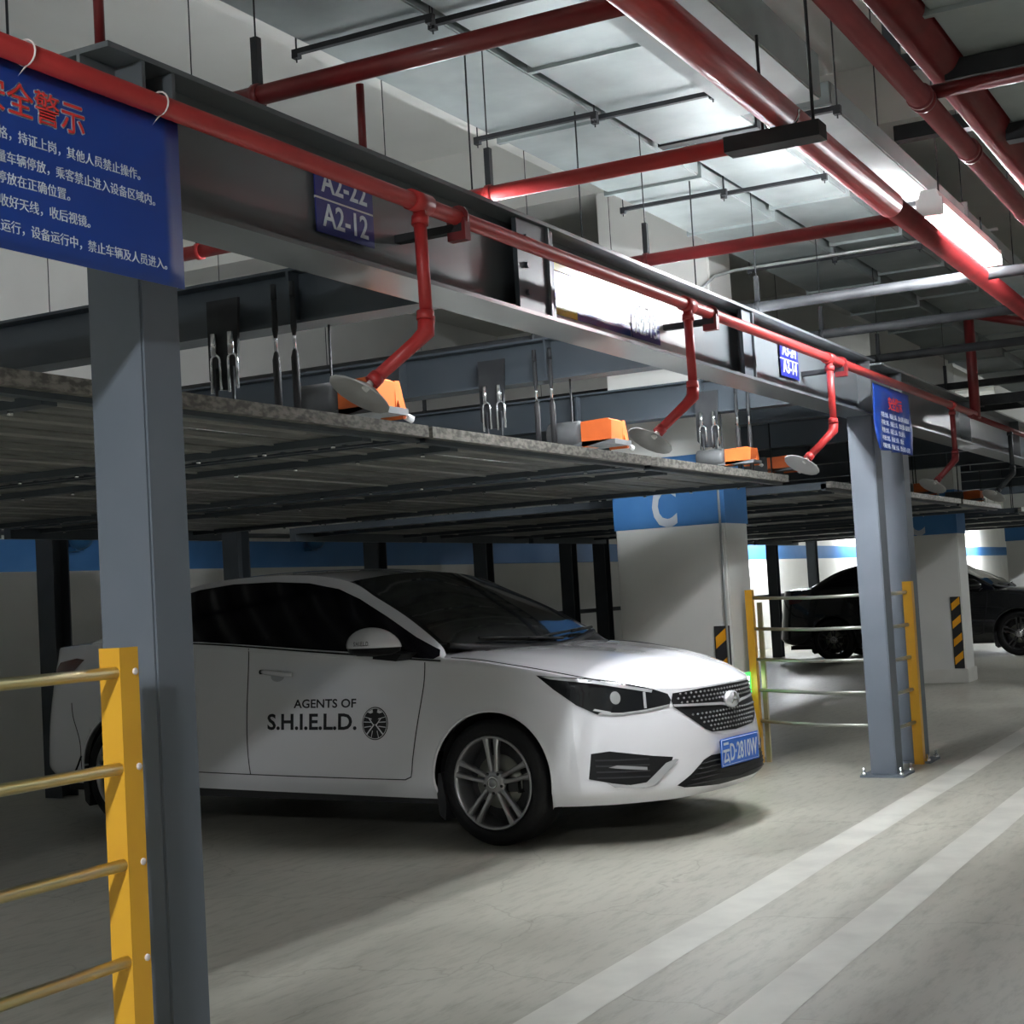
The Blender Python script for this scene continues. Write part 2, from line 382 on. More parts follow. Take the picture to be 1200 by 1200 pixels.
tag(m.build('rear_rail', 'dark_post'), 'thin dark rail joining the rear posts behind the cars', 'rail')

# lifting pallets
PZ = 1.80
_plank = [None]
def pallet(x0, x1, lab, first):
    t = thing('pallet', lab, 'pallet', (x0, 3.03, PZ), 'parking pallets')
    n = 15; wy = (7.60-3.10)/n
    for i in range(n):
        y = 3.10+i*wy
        if _plank[0] is None:
            m = MB()
            a = [(0, 0), (.115, 0), (.122, .03), (.15, .03), (.157, 0), (wy-.035, 0), (wy-.028, .03), (wy-.001, .03)]
            poly = a+[(u, v+.006) for u, v in a[::-1]]
            m.prism(poly, 'x', .03, 2.13)
            _plank[0] = m.build('deck_plank', 'deck'); ob = _plank[0]
        else:
            ob = _plank[0].copy(); COL.objects.link(ob)
        ob.parent = t; ob.location = (0, y-3.03, 0.068); ob.scale = ((x1-x0-.03)/2.13, 1, 1)
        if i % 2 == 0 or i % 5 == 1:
            MB().box(x0+.05, x1-.05 if i % 3 else x0+.75*(x1-x0), y+.100, y+.113, PZ+.0605, PZ+.068).build('highlight_strip', 'strip', t)  # pale strip painting the lamp's highlight along a deck rib
    for s, nm in ((x0+.26, 'left'), (x1-.34, 'right')):
        m = MB(); m.prism([(s, PZ+.04), (s+.06, PZ+.04), (s+.06, PZ+.0675), (s, PZ+.0675)], 'y', 3.1, 7.62)
        sb = m.build('side_beam', 'dark_beam', t)
        if first:
            b = MB()
            for k in range(14): b.lathe([(.009, -.012), (.009, 0)], (s+.03, 3.25+k*.32, PZ+.04), 'z', 6, True)
            bo = b.build('bolt_row', 'chain', t)
            bo['kind'] = 'stuff'
    MB().box(x0-.005, x1+.005, 3.02, 3.06, PZ+.068, PZ+.112).build('front_edge', 'edge', t)
    MB().box(x0, x1, 3.06, 3.10, PZ+.052, PZ+.10).build('edge_angle', 'dark_beam', t)
    MB().box(x0, x1, 7.6, 7.66, PZ+.0, PZ+.11).build('rear_edge', 'dark_beam', t)
    for xe, nm in ((x0, 'side_edge'), (x1-.03, 'side_edge')): MB().box(xe, xe+.03, 3.06, 7.6, PZ+.06, PZ+.112).build(nm, 'dark_beam', t)
    for xe in (x0, x1):
        tb = min(TB, key=lambda q: abs(q-xe)); xc_ = xe+(.006 if xe == x0 else -.006)
        if abs(tb-xc_) < .075:
            for yy in (3.45, 7.3): MB().tube([(xc_, yy, PZ+.08), (xc_, yy, 2.36)], .0055, 6).build('lifting_chain', 'black_steel', t)
    return t
pal = [(.62, 2.84, 'grey corrugated steel pallet at far left, left of the nearest post'), (2.86, 5.05, 'grey corrugated steel pallet overhead behind the nearest post'), (5.09, 7.25, 'grey corrugated steel pallet overhead above the white car'),
       (7.33, 9.5, 'grey corrugated steel pallet overhead in front of the letter C column'), (10.47, 12.5, 'grey corrugated steel pallet in the second frame, nearest'), (12.58, 14.7, 'grey corrugated steel pallet in the second frame, middle'),
       (14.8, 16.7, 'grey corrugated steel pallet in the second frame, last'), (17.90, 19.75, 'grey corrugated steel pallet in the third frame, nearest'), (19.85, 22, 'grey corrugated steel pallet in the third frame, middle'), (22.1, 24.2, 'grey corrugated steel pallet in the third frame, farthest')]
for i, (a, b, l) in enumerate(pal): pallet(a, b, l, i < 4)

# orange-capped safety catches over the pallet fronts
def catch(x, y, z, lab, s=1.):
    t = thing('safety_catch', lab, 'safety catch', (x, y, z), 'orange safety catches above the pallets')
    q = lambda v: v*s
    # grey motor drum behind, orange folded cover in front with two splayed flaps
    MB().lathe([(.0, -.16), (q(.05), -.16), (q(.055), -.14), (q(.055), .02), (.0, .02)], (x-.02, y+.34, z+.005), 'y', 16).build('drum', 'motor', t)
    m = MB(); m.box(x-q(.05), x+q(.11), y-.02, y+.22, z-q(.05), z-q(.03)); m.build('mounting_plate', 'motor', t)
    m = MB(); m.prism([(y+.0, z-q(.03)), (y+.17, z-q(.055)), (y+.17, z+q(.05)), (y+.02, z+q(.055)), (y-.005, z+q(.045))], 'x', x-q(.05), x+q(.06))
    m.build('orange_cover', 'orange', t, )
    m = MB(); m.prism([(x+q(.06), z+q(.05)), (x+q(.085), z+q(.052)), (x+q(.125), z-q(.055)), (x+q(.10), z-q(.06)), (x+q(.072), z-q(.005)), (x+q(.06), z-q(.03))], 'y', y-.004, y+.10)
    m.build('orange_flap', 'orange', t)
    MB().tube([(x+q(.115), y, z-q(.05)), (x+q(.14), y-.01, z-q(.06))], q(.012), 8).build('pin', 'sign_white', t)
    return t
catch(5.06, 3.22, 2.05, 'orange catch cover just under the nearest sprinkler head', 1.35)
catch(7.28, 3.22, 2.06, 'orange catch cover left of the second sprinkler head', 1.3)
catch(9.36, 3.2, 2.05, 'orange catch cover above the letter C column')
catch(10.62, 3.34, 2.075, 'orange catch cover below the third sprinkler head')
catch(14.4, 3.2, 2.02, 'orange catch cover right of the second steel post')
catch(16.6, 3.2, 2.02, 'farthest orange catch cover at the right edge')

# hooks, slings and turnbuckles hanging from the cross beams
def hook_plate(x, y, lab):
    t = thing('sling_hook', lab, 'hook', (x, y, 2.4), 'sling hooks on the cross beams')
    MB().prism([(y-.075, 2.50), (y+.085, 2.50), (y+.085, 2.18), (y+.05, 2.135), (y-.03, 2.13), (y-.055, 2.2)], 'x', x-.10, x-.085).build('plate', 'black_steel', t)
    for dy in (-.045, .04):
        MB().tube([(x-.12, y+dy, 2.36), (x-.12, y+dy, 2.27)], [.014, .014], 8).build('socket', 'chain', t)
        pts = [(x-.12, y+dy+.012*math.cos(a), 2.26-.0+.018*math.sin(a)) for a in [PI*k/6 for k in range(7)]]
        MB().tube([(x-.12, y+dy+.016, 2.12), (x-.12, y+dy+.016, 2.24)]+[(x-.12, y+dy-.006+.022*math.cos(a), 2.25+.022*math.sin(a)) for a in [PI*k/6 for k in range(7)]]+[(x-.12, y+dy-.028, 2.13)], .006, 7).build('shackle', 'chain', t)
        MB().tube([(x-.12, y+dy-.006, 2.22), (x-.12, y+dy-.006, 1.93)], .007, 6).build('rope', 'black_steel', t)
    return t
def turnbuckle(x, y, lab):
    t = thing('turnbuckle', lab, 'turnbuckle', (x, y, 2.4), 'turnbuckles on the cross beams')
    MB().tube([(x-.11, y, 2.52), (x-.11, y, 2.46)], .012, 8).build('rope', 'black_steel', t)
    MB().tube([(x-.11, y, 2.46), (x-.11, y, 2.34), (x-.11, y, 2.30)], [.011, .013, .006], 8).build('sleeve', 'black_steel', t)
    MB().tube([(x-.11, y, 2.36), (x-.11, y, 2.25)], .007, 8).build('rod', 'chain', t)
    MB().tube([(x-.11, y, 2.25), (x-.11, y, 2.22), (x-.11, y, 1.93)], [.009, .016, .015], 8).build('hose', 'black_rub', t)
    return t
for x, l in ((5.0, 'over the near pallet'), (7.25, 'over the pallet above the white car'), (9.5, 'near the letter C column')):
    hook_plate(x, 3.86 if x < 9 else 3.5, 'black plate with bright sling shackles hanging %s' % l)
    turnbuckle(x, 3.60 if x < 9 else 3.3, 'left of two dark turnbuckles hanging %s' % l)
    turnbuckle(x, 3.51 if x < 9 else 3.22, 'right of two dark turnbuckles hanging %s' % l)

# ------------------------------------------------------------------ number signs on the long beam
def number_sign(x0, x1, z0, z1, top, bot, lab):
    t = thing('number_sign', lab, 'sign', (x0, Y0+.07, z0), None)
    y = Y0+.07; zm = (z0+z1)/2
    MB().box(x0, x1, y, y+.004, z0, zm-.003).build('panel', 'navy', t)
    MB().box(x0, x1, y, y+.004, zm+.003, z1).build('panel', 'navy', t)
    MB().box(x0, x1, y+.001, y+.006, zm-.004, zm+.004).build('divider', 'sign_white', t)
    for s, zz in ((top, zm+.022), (bot, z0+.022)):
        text_obj('lettering', s, .098, ((x0+x1)/2, y-.001, zz), (1, 0, 0), (0, 0, 1), 'banner_white', t, 'CENTER', bold=.0012, width=.24)
number_sign(3.65, 3.955, 2.33, 2.535, 'A2-22', 'A2-12', 'navy sign reading A2-22 and A2-12 on the long beam')
number_sign(5.93, 6.235, 2.30, 2.43, 'A2-23', 'A2-13', 'navy sign reading A2-13 beside the bright reflection on the beam')
number_sign(7.93, 8.24, 2.34, 2.53, 'A3-24', 'A3-14', 'small blue sign near the far end of the long beam')
t = thing('label_strip', 'yellow, blue and white glossy label on the long beam where the lamp is reflected', 'label', (5.12, Y0+.07, 2.3))
for z0, z1, ym in ((2.47, 2.535, 'sign_yellow'), (2.36, 2.44, 'sign_yellow'), (2.30, 2.345, 'sign_yellow')):
    MB().box(5.12, 5.40, Y0+.072, Y0+.076, z0, z1).build('yellow_field', ym, t)
    MB().box(5.40, 5.92, Y0+.072, Y0+.076, z0, z1).build('blue_field', 'label_blue', t)
MB().box(5.11, 6.6, Y0+.077, Y0+.080, 2.262, 2.55).build('white_backing', 'sign_white', t)

# ------------------------------------------------------------------ red sprinkler line
RY, RZ = 2.31, 2.423  # pipe, branches and banners: positions and sizes scaled about the camera, written out plainly
t = thing('sprinkler_pipe', 'thin red sprinkler pipe running the length of the long beam', 'pipe', (2, RY, RZ))
MB().tube([(1.1, RY, RZ), (2.8, RY, RZ-.004), (6.8, RY, RZ), (12.0, RY, RZ)], .025, 14).build('pipe_run', 'red', t)
SPX = [3.88, 6.04, 8.11]
for x in SPX+[11.16]:
    MB().tube([(x-.05, RY, RZ), (x+.05, RY, RZ)], .032, 14).build('tee', 'red', t)
for x in (4.13, 6.33, 8.36):
    MB().tube([(x-.022, RY, RZ), (x-.012, RY, RZ)], .037, 14).build('clamp', 'dark_red', t)
    MB().box(x-.034, x-.0, RY-.032, RY+.032, RZ-.075, RZ-.006).build('clamp_foot', 'dark_red', t)
MB().tube([(12.0, RY, RZ-.03), (12.0, RY, 3.2)], .04, 14).build('riser', 'dark_red', t)
MB().tube([(12.0, RY, 3.2), (12.0, 1.62, 3.0)], .035, 14).build('riser', 'dark_red', t)
for x in (4.13, 6.33, 8.36):
    MB().box(x-.035, x+.0, RY-.02, Y0+.084, 2.375, 2.40).build('pipe_arm', 'black_steel', t)
def sprinkler(x, lab, m_='red', s=1., z0=RZ, big=True):
    t = thing('sprinkler_branch', lab, 'sprinkler', (x, RY, z0), 'sprinkler branches')
    p1 = (x+.01, RY, z0-.36); p2 = (x-.115, RY+.10, z0-.52)
    MB().tube([(x, RY, z0-.024), p1], .0195, 12).build('drop_pipe', m_, t)
    for q in (z0-.055, z0-.34): MB().tube([(x, RY, q-.013), (x+.004, RY, q+.013)], .026, 12).build('collar', m_, t)
    MB().tube([(x+.01, RY, z0-.34), (x+.007, RY+.004, z0-.39), (x-.022, RY+.022, z0-.42), p2], [.026, .027, .022, .020], 12).build('elbow', m_, t)
    d = (Vector(p2)-Vector((x, RY, z0-.385))).normalized(); c = Vector(p2)
    MB().tube([c, c+d*.03], .024, 12).build('collar', m_, t)
    MB().tube([c+d*.03, c+d*.06], .011, 10).build('nozzle', 'lamp_body', t)
    # folded galvanised deflector hood
    a = Vector((1, 0, -.0)); n = Vector((-.35, .35, -1)).normalized(); o = c+d*.045
    u = Vector((.86, .1, -.42)).normalized(); v = n.cross(u).normalized()
    mm = MB(); k = 16; top = [mm.bm.verts.new(o+.025*s*(math.cos(b)*u+math.sin(b)*v)) for b in [2*PI*j/k for j in range(k)]]
    bot = [mm.bm.verts.new(o+d*.034+.099*s*(math.cos(b)*u+math.sin(b)*v)) for b in [2*PI*j/k for j in range(k)]]
    for j in range(k):
        f = mm.bm.faces.new((top[j], top[(j+1) % k], bot[(j+1) % k], bot[j])); f.smooth = True
    mm.bm.faces.new(top)
    ob = mm.build('deflector', 'dish' if big else 'grey_pipe', t)
    sm = ob.modifiers.new('thick', 'SOLIDIFY'); sm.thickness = .004
    return t
sprinkler(SPX[0], 'red sprinkler branch with white dish over the near pallet')
sprinkler(SPX[1], 'dark red sprinkler branch with white dish left of the C column')
sprinkler(SPX[2], 'bright red sprinkler branch with white dish left of the second steel post')
sprinkler(11.16, 'thin dull red sprinkler branch right of the small blue banner', 'dark_red')
t = thing('sprinkler_pipe', 'thin grey-red pipe continuing past the riser at the right edge', 'pipe', (11.9, RY, RZ))
MB().tube([(11.8, RY, RZ-.02), (19, RY, RZ-.02)], .022, 12).build('pipe_run', 'dark_red', t)
sprinkler(13.4, 'dark sprinkler branch nearest the right edge', 'dark_post')

# ------------------------------------------------------------------ banners
def banner(x0, x1, z0, z1, lab, sag=.004):
    t = thing('banner', lab, 'banner', (x0, RY, z1))
    m = MB(); n = 24; k = 8
    g = [[m.bm.verts.new((x0+(x1-x0)*i/n, RY+.022-.03*0+sag*math.sin(i*.9+j*.5)*(j/k), z1+(z0-z1)*j/k)) for j in range(k+1)] for i in range(n+1)]
    for i in range(n):
        for j in range(k):
            f = m.bm.faces.new((g[i][j], g[i+1][j], g[i+1][j+1], g[i][j+1])); f.smooth = True
    ob = m.build('sheet', 'banner', t); sm = ob.modifiers.new('thick', 'SOLIDIFY'); sm.thickness = .003
    return t
bt = banner(1.41, 2.818, 2.004, 2.403, 'large blue safety banner with white and red writing, tied to the red pipe', .0)
BYY = RY+.0185
def btxt(s, xr, z, size, m='banner_white', width=None, bold=.0, nm='lettering'):
    o = text_obj(nm, s, size, (xr, BYY, z), (1, 0, 0), (0, 0, 1), m, bt, 'RIGHT', .0006, bold, width=width)
    return o
title = btxt('安全警示', 2.508, 2.297, .0755, 'banner_white', .295, 0, 'title_outline')
bm = bmesh.new(); bm.from_mesh(title.data); src = bm.faces[:]
for a in range(8):
    d_ = bmesh.ops.duplicate(bm, geom=bm.verts[:len(title.data.vertices)]+src)
    bmesh.ops.translate(bm, verts=[g for g in d_['geom'] if isinstance(g, bmesh.types.BMVert)], vec=(.0026*math.cos(a*PI/4), .0002, .0026*math.sin(a*PI/4)))
bm.to_mesh(title.data); bm.free()
btxt('安全警示', 2.508, 2.297, .0755, 'banner_red', .295, 0, 'red_lettering').location.y -= .0012
for s, xr, z in (('考核合格，持证上岗，其他人员禁止操作。', 2.696, 2.236), ('超过重量车辆停放，乘客禁止进入设备区域内。', 2.743, 2.186), ('停车入位，停放在正确位置。', 2.470, 2.142),
                 ('停车熄火，收好天线，收后视镜。', 2.528, 2.094), ('立即停止运行，设备运行中，禁止车辆及人员进入。', 2.775, 2.042)):
    btxt(s, xr, z, .0276, width=.0267*len(s))
for x in (2.32, 2.733):
    m = MB(); m.tube([(x, RY+.0275*math.cos(a), RZ+.0275*math.sin(a)) for a in [PI*.5-PI*k/8 for k in range(0, 9)]]+[(x-.01, RY+.015, RZ-.05)]+[(x, RY+.0275*math.cos(a), RZ+.0275*math.sin(a)) for a in [PI*.5+PI*k/8 for k in range(8, -1, -1)]], .0022, 6)
    tag(m.build('cable_tie', 'tie'), 'pale cable tie on the red pipe above the large blue banner, %s' % ('left one' if x < 2.5 else 'at its right corner'), 'cable tie')
b2 = banner(9.08, 9.96, 1.995, 2.39, 'small blue safety banner hanging in front of the second steel post', .018)
me_y = RY+.002
text_obj('red_lettering', '安全警示', .085, (9.52, me_y, 2.255), (1, 0, 0), (0, 0, 1), 'banner_red', b2, 'CENTER', .0006, .002, width=.34)
for k, wd in enumerate((.62, .64, .5, .46, .6)):
    text_obj('lettering', '考核合格，持证上岗，禁止进入设备区域内'[:int(wd*28)], .034, (9.15, me_y-.001, 2.193-.047*k), (1, 0, 0), (0, 0, 1), 'banner_white', b2, 'LEFT', .0006, width=wd*1.12)

# ------------------------------------------------------------------ big pipes, ducts
def pipe(name, lab, pts, r, m, cat='pipe', group=None, couplings=(), seg=20):
    t = thing(name, lab, cat, pts[0], group)
    MB().tube(pts, r, seg).build('pipe_run', m, t)
    for x in couplings:
        for dx in (-.022, .022):
            MB().tube([(x+dx-.008, pts[0][1], pts[0][2]), (x+dx+.008, pts[0][1], pts[0][2])], r*1.17, seg).build('coupling', m, t)
    return t
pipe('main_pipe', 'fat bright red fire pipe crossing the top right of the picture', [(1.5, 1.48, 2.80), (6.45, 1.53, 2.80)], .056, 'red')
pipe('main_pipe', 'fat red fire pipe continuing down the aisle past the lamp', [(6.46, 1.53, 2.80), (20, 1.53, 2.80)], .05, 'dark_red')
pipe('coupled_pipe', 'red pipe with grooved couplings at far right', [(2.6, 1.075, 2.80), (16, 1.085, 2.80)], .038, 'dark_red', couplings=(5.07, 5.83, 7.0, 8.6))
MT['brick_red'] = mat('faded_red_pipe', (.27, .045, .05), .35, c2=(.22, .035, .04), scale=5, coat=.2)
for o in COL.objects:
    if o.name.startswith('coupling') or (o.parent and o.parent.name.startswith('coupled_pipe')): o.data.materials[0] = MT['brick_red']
pipe('large_red_pipe', 'wider dull red pipe above and behind the coupled pipe at far right', [(3.0, 1.064, 3.02), (14, 1.064, 3.02)], .072, 'dark_red')
pipe('branch_pipe', 'thin red branch running right from the coupled pipe', [(5.13, 1.08, 2.83), (5.13, -2, 2.83)], .024, 'dark_red')
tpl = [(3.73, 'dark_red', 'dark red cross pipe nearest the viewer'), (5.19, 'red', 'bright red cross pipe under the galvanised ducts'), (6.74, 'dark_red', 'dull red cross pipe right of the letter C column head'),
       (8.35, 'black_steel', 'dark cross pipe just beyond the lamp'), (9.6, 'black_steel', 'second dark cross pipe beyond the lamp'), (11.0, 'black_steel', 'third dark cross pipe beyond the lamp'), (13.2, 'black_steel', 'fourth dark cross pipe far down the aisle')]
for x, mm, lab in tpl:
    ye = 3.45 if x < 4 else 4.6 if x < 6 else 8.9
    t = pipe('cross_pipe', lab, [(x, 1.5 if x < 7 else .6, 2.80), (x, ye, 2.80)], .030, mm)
    for y in (2.767, 4.2, 6.6):
        if y > ye: continue
        MB().tube([(x, y, 2.80+.03), (x, y, 4.1 if 3.65 < y < 4.475 else ZC)], .003, 6).build('hanger_rod', 'black_steel', t)
        MB().tube([(x, y-.012, 2.8), (x, y+.012, 2.8)], .037, 12).build('ring_clamp', mm, t)
        MB().box(x-.012, x+.012, y-.012, y+.012, 2.83, 2.98).build('hanger_bracket', 'black_steel', t)
# risers standing on the long beam
for x, lab in ((2.82, 'red-brown rod rising from the near end of the long beam'), (3.98, 'short red-brown rod above the A2-22 sign')):
    m = MB().tube([(x, Y0+.11, 2.6), (x, Y0+.11, 4.5 if x < 3 else 2.86)], .013, 8)
    tag(m.build('beam_rod', 'dark_red'), lab, 'rod')
m = MB().tube([(3.05, 3.1, 2.585), (3.05, 3.1, 3.1)], .004, 6); m.box(3.03, 3.07, 3.09, 3.11, 3.09, 3.1)
tag(m.build('thin_rod', 'black_steel'), 'thin dark rod beside the near end of the long beam', 'rod')

def duct(lab, x0, x1, y0, y1, z0, z1, seg=1.2, m_='duct'):
    t = thing('air_duct', lab, 'duct', (x0, (y0+y1)/2, z0))
    n = max(1, round((x1-x0)/seg)); w_ = (x1-x0)/n
    for i in range(n):
        MB().box(x0+i*w_, x0+(i+1)*w_-.004, y0, y1, z0, z1, .006).build('duct_section', m_, t)
        if i: MB().box(x0+i*w_-.016, x0+i*w_+.012, y0-.018, y1+.018, z0-.016, z1+.018).build('flange', m_, t)
    return t
def trapeze(x, y0, y1, z, lab, top=ZC):
    t = thing('trapeze_hanger', lab, 'hanger', (x, y0, z))
    MB().box(x-.012, x+.012, y0-.05, y1+.05, z-.02, z).build('cross_bar', 'black_steel', t)
    for y in (y0-.035, y1+.035):
        MB().tube([(x, y, z-.05), (x, y, z+.17 if y < y0 and y0 > 2 else top)], .0035, 6).build('rod', 'black_steel', t)
        MB().box(x-.014, x+.014, y-.014, y+.014, z-.035, z-.02).build('nut_plate', 'black_steel', t)
    return t
duct('wide galvanised duct left of the two, close to the concrete beam', 1.5, 21, 2.79, 3.32, 3.40, 3.53, 1.22)
duct('galvanised duct right of the two, ending above the bright red cross pipe', 1.5, 6.95, 2.25, 2.745, 3.40, 3.53, 1.22)
duct('galvanised duct beyond the open duct end, over the letter C column', 7.45, 21, 2.30, 2.745, 3.44, 3.56, 1.22)
duct('narrow pale trunking beside the second duct', 7.3, 20, 2.02, 2.16, 3.44, 3.54, 2.4, 'lamp_body')
duct('long pale trunking over the fat red pipe', 1.5, 5.75, 1.595, 1.94, 3.08, 3.26, 2.4)
duct('narrower trunking continuing above the lit lamp', 5.9, 21, 1.60, 1.78, 3.10, 3.2, 2.4)
duct('broad galvanised duct at the top right corner', 3.4, 15, -.2, .985, 3.0, 3.4, 1.4)
m = MB().box(6.93, 7.0, 2.24, 2.75, 3.39, 3.63)
tag(m.build('duct_opening', 'black_steel'), 'black open end of the right-hand duct', 'duct end')
for x, l in ((4.78, 'nearest'), (6.20, 'second'), (7.87, 'third'), (10.0, 'fourth')):
    trapeze(x, 2.79, 3.32, 3.38, 'thin trapeze hanger under the wide left duct, %s' % l)
    trapeze(x+.06, 2.25, 2.745, 3.38, 'thin trapeze hanger under the right duct, %s' % l)
for x, l in ((5.83, 'before the red pipe changes tone'), (7.6, 'just before the lit lamp'), (9.6, 'beyond the lit lamp')):
    trapeze(x, 1.595, 1.80, 3.07, 'trapeze hanger under the pale trunking, %s' % l)
for i, (x, l) in enumerate(((5.38, 'nearest'), (6.3, 'second'), (7.5, 'third'), (9.0, 'fourth'))):
    t = thing('channel_support', 'black bolted channel under the broad right duct, %s' % l, 'channel', (x, .9, 2.94))
    MB().prism([(x-.035, 2.93), (x+.035, 2.93), (x+.035, 2.998), (x+.028, 2.998), (x+.028, 2.94), (x-.028, 2.94), (x-.028, 2.998), (x-.035, 2.998)], 'y', -.4, 1.01).build('channel', 'black_steel', t)
    for k in range(5): MB().lathe([(.011, -.008), (.011, 0)], (x, .93-.16*k, 2.93), 'z', 6, True).build('bolt', 'chain', t)
    MB().box(x-.03, x+.03, 1.01, 1.05, 2.93, ZC).build('hanger', 'black_steel', t) if i == 0 else None
# black ceiling hangers left of the coupled pipe
for x, y, l in ((5.0, 1.42, 'nearest the top edge'), (5.35, 1.36, 'second from the top edge'), (7.6, 1.28, 'above the lit lamp')):
    m = MB().box(x-.04, x+.04, y-.03, y+.03, 3.3, ZC)
    tag(m.build('hanger_post', 'black_steel'), 'square black hanger post from the ceiling, %s' % l, 'hanger')
m = MB(); m.box(6.4, 6.46, 1.1, 1.5, 3.35, 3.41).box(6.4, 6.46, 1.1, 1.16, 3.35, ZC).box(6.4, 6.46, 1.44, 1.5, 3.35, ZC)
tag(m.build('pipe_support', 'black_steel'), 'black U-shaped hanger frame below the ceiling at top right', 'hanger')
m = MB(); m.box(7.0, 7.07, .6, 1.62, 3.22, 3.29)
tag(m.build('cross_bar', 'black_steel'), 'black cross bar behind the coupled pipe', 'bar')
t = thing('pipe_clamp', 'black plate clamp on the fat red pipe where the bright cross pipe meets it', 'clamp', (5.19, 1.5, 2.8))
MB().box(4.88, 4.97, 1.37, 1.70, 2.69, 2.743).build('channel', 'black_steel', t)
MB().tube([(4.925, 1.505+.06*math.cos(a), 2.8-.06*math.sin(a)) for a in [PI*k/10 for k in range(11)]], .006, 6).build('u_bolt', 'chain', t)
for y in (1.40, 1.575): MB().tube([(4.925, y, 2.70), (4.925, y, 3.08 if y > 1.5 else ZC)], .006, 6).build('rod', 'black_steel', t)
# far cable ladders in the distance
for x, l in ((12.6, 'nearer'), (17.0, 'middle'), (19.0, 'farther')):
    t = thing('cable_ladder', 'dark cable ladder across the far aisle, %s' % l, 'cable tray', (x, 1, 3.0))
    MB().box(x, x+.04, -1.0, 3.3, 2.55, 2.63).build('rail', 'black_steel', t)
    MB().box(x+.5, x+.54, -1.0, 3.3, 2.55, 2.63).build('rail', 'black_steel', t)
    for k in range(8): MB().box(x+.04, x+.5, -.9+k*.5, -.86+k*.5, 2.57, 2.6).build('rung', 'black_steel', t)

# ------------------------------------------------------------------ guard rails
RAILZ = (1.12, .908, .697, .486, .272)
def yellow_post(x, y, t, h=1.175, w_=.055):
    MB().prism([(x-w_/2, y-w_/2), (x+w_/2, y-w_/2), (x+w_/2, y-w_/2+.004), (x-w_/2+.004, y-w_/2+.004), (x-w_/2+.004, y+w_/2), (x-w_/2, y+w_/2)], 'z', 0, h).build('post', 'yellow', t)
t = thing('guard_rail', 'yellow post and zinc-yellow tube rails at the lower left corner', 'guard rail', (2.63, 2.4, 0))
yellow_post(2.635, 2.415, t, 1.175, .06)
for z in RAILZ:
    MB().tube([(.3, 2.40, z), (2.64, 2.40, z)], .0135, 14).build('rail', 'brass', t)
    MB().lathe([(.004, -.034), (.008, -.033), (.008, -.028)], (2.652, 2.415, z), 'y', 8, True).build('rivet', 'tie', t)
t = thing('guard_rail', 'short guard rail with bright yellow post between the two middle steel posts', 'guard rail', (10.1, 2.5, 0))
yellow_post(10.12, 2.46, t, 1.19, .06)
for z in RAILZ: MB().tube([(9.63, 2.50, z), (10.12, 2.47, z)], .012, 10).build('rail', 'tube_grey', t)
MB().tube([(9.66, 2.57, .05), (9.66, 2.57, 1.13)], .008, 8).build('upright', 'black_steel', t)
t = thing('guard_rail', 'side guard rail in front of the dark sedan with a pale yellow post', 'guard rail', (10.2, 3.57, 0))
yellow_post(10.19, 3.575, t, 1.19, .05)
for z in RAILZ: MB().tube([(10.2, 3.57, z+.012), (10.04, 3.1, z-.004), (9.9, 2.62, z+.0)], .012, 10).build('rail', 'tube_grey', t)
MB().box(10.20, 10.23, 3.50, 3.53, 0, 1.1).build('inner_upright', 'brass', t)
t = thing('exit_light', 'small glowing green exit light behind the white car bonnet', 'exit sign', (10.1, 3.6, .5))
MB().box(9.99, 10.19, 3.60, 3.63, .47, .63, .004).build('housing', 'lamp_body', t)
MB().box(9.985, 9.989, 3.60, 3.63, .475, .625).build('green_panel', 'green_lit', t)
MB().box(9.995, 10.185, 3.594, 3.599, .475, .625).build('green_panel', 'green_lit', t)
MB().box(10.03, 10.12, 3.589, 3.593, .50, .60).build('pictogram', 'white_lit', t)
MB().box(9.98, 9.984, 3.608, 3.622, .50, .60).build('pictogram', 'white_lit', t)

# ------------------------------------------------------------------ cars
def cr(P, ns):
    """Catmull-Rom through rows of P with ns[i] steps in gap i"""
    P = np.array(P, float); n = len(P); out = []
    E = np.vstack([2*P[0]-P[1], P, 2*P[-1]-P[-2]])
    for i in range(n-1):
        p0, p1, p2, p3 = E[i], E[i+1], E[i+2], E[i+3]
        for k in range(ns[i]):
            t = k/ns[i]
            out.append(.5*((2*p1)+(-p0+p2)*t+(2*p0-5*p1+4*p2-p3)*t*t+(-p0+3*p1-3*p2+p3)*t**3))
    out.append(P[-1]); return np.array(out)

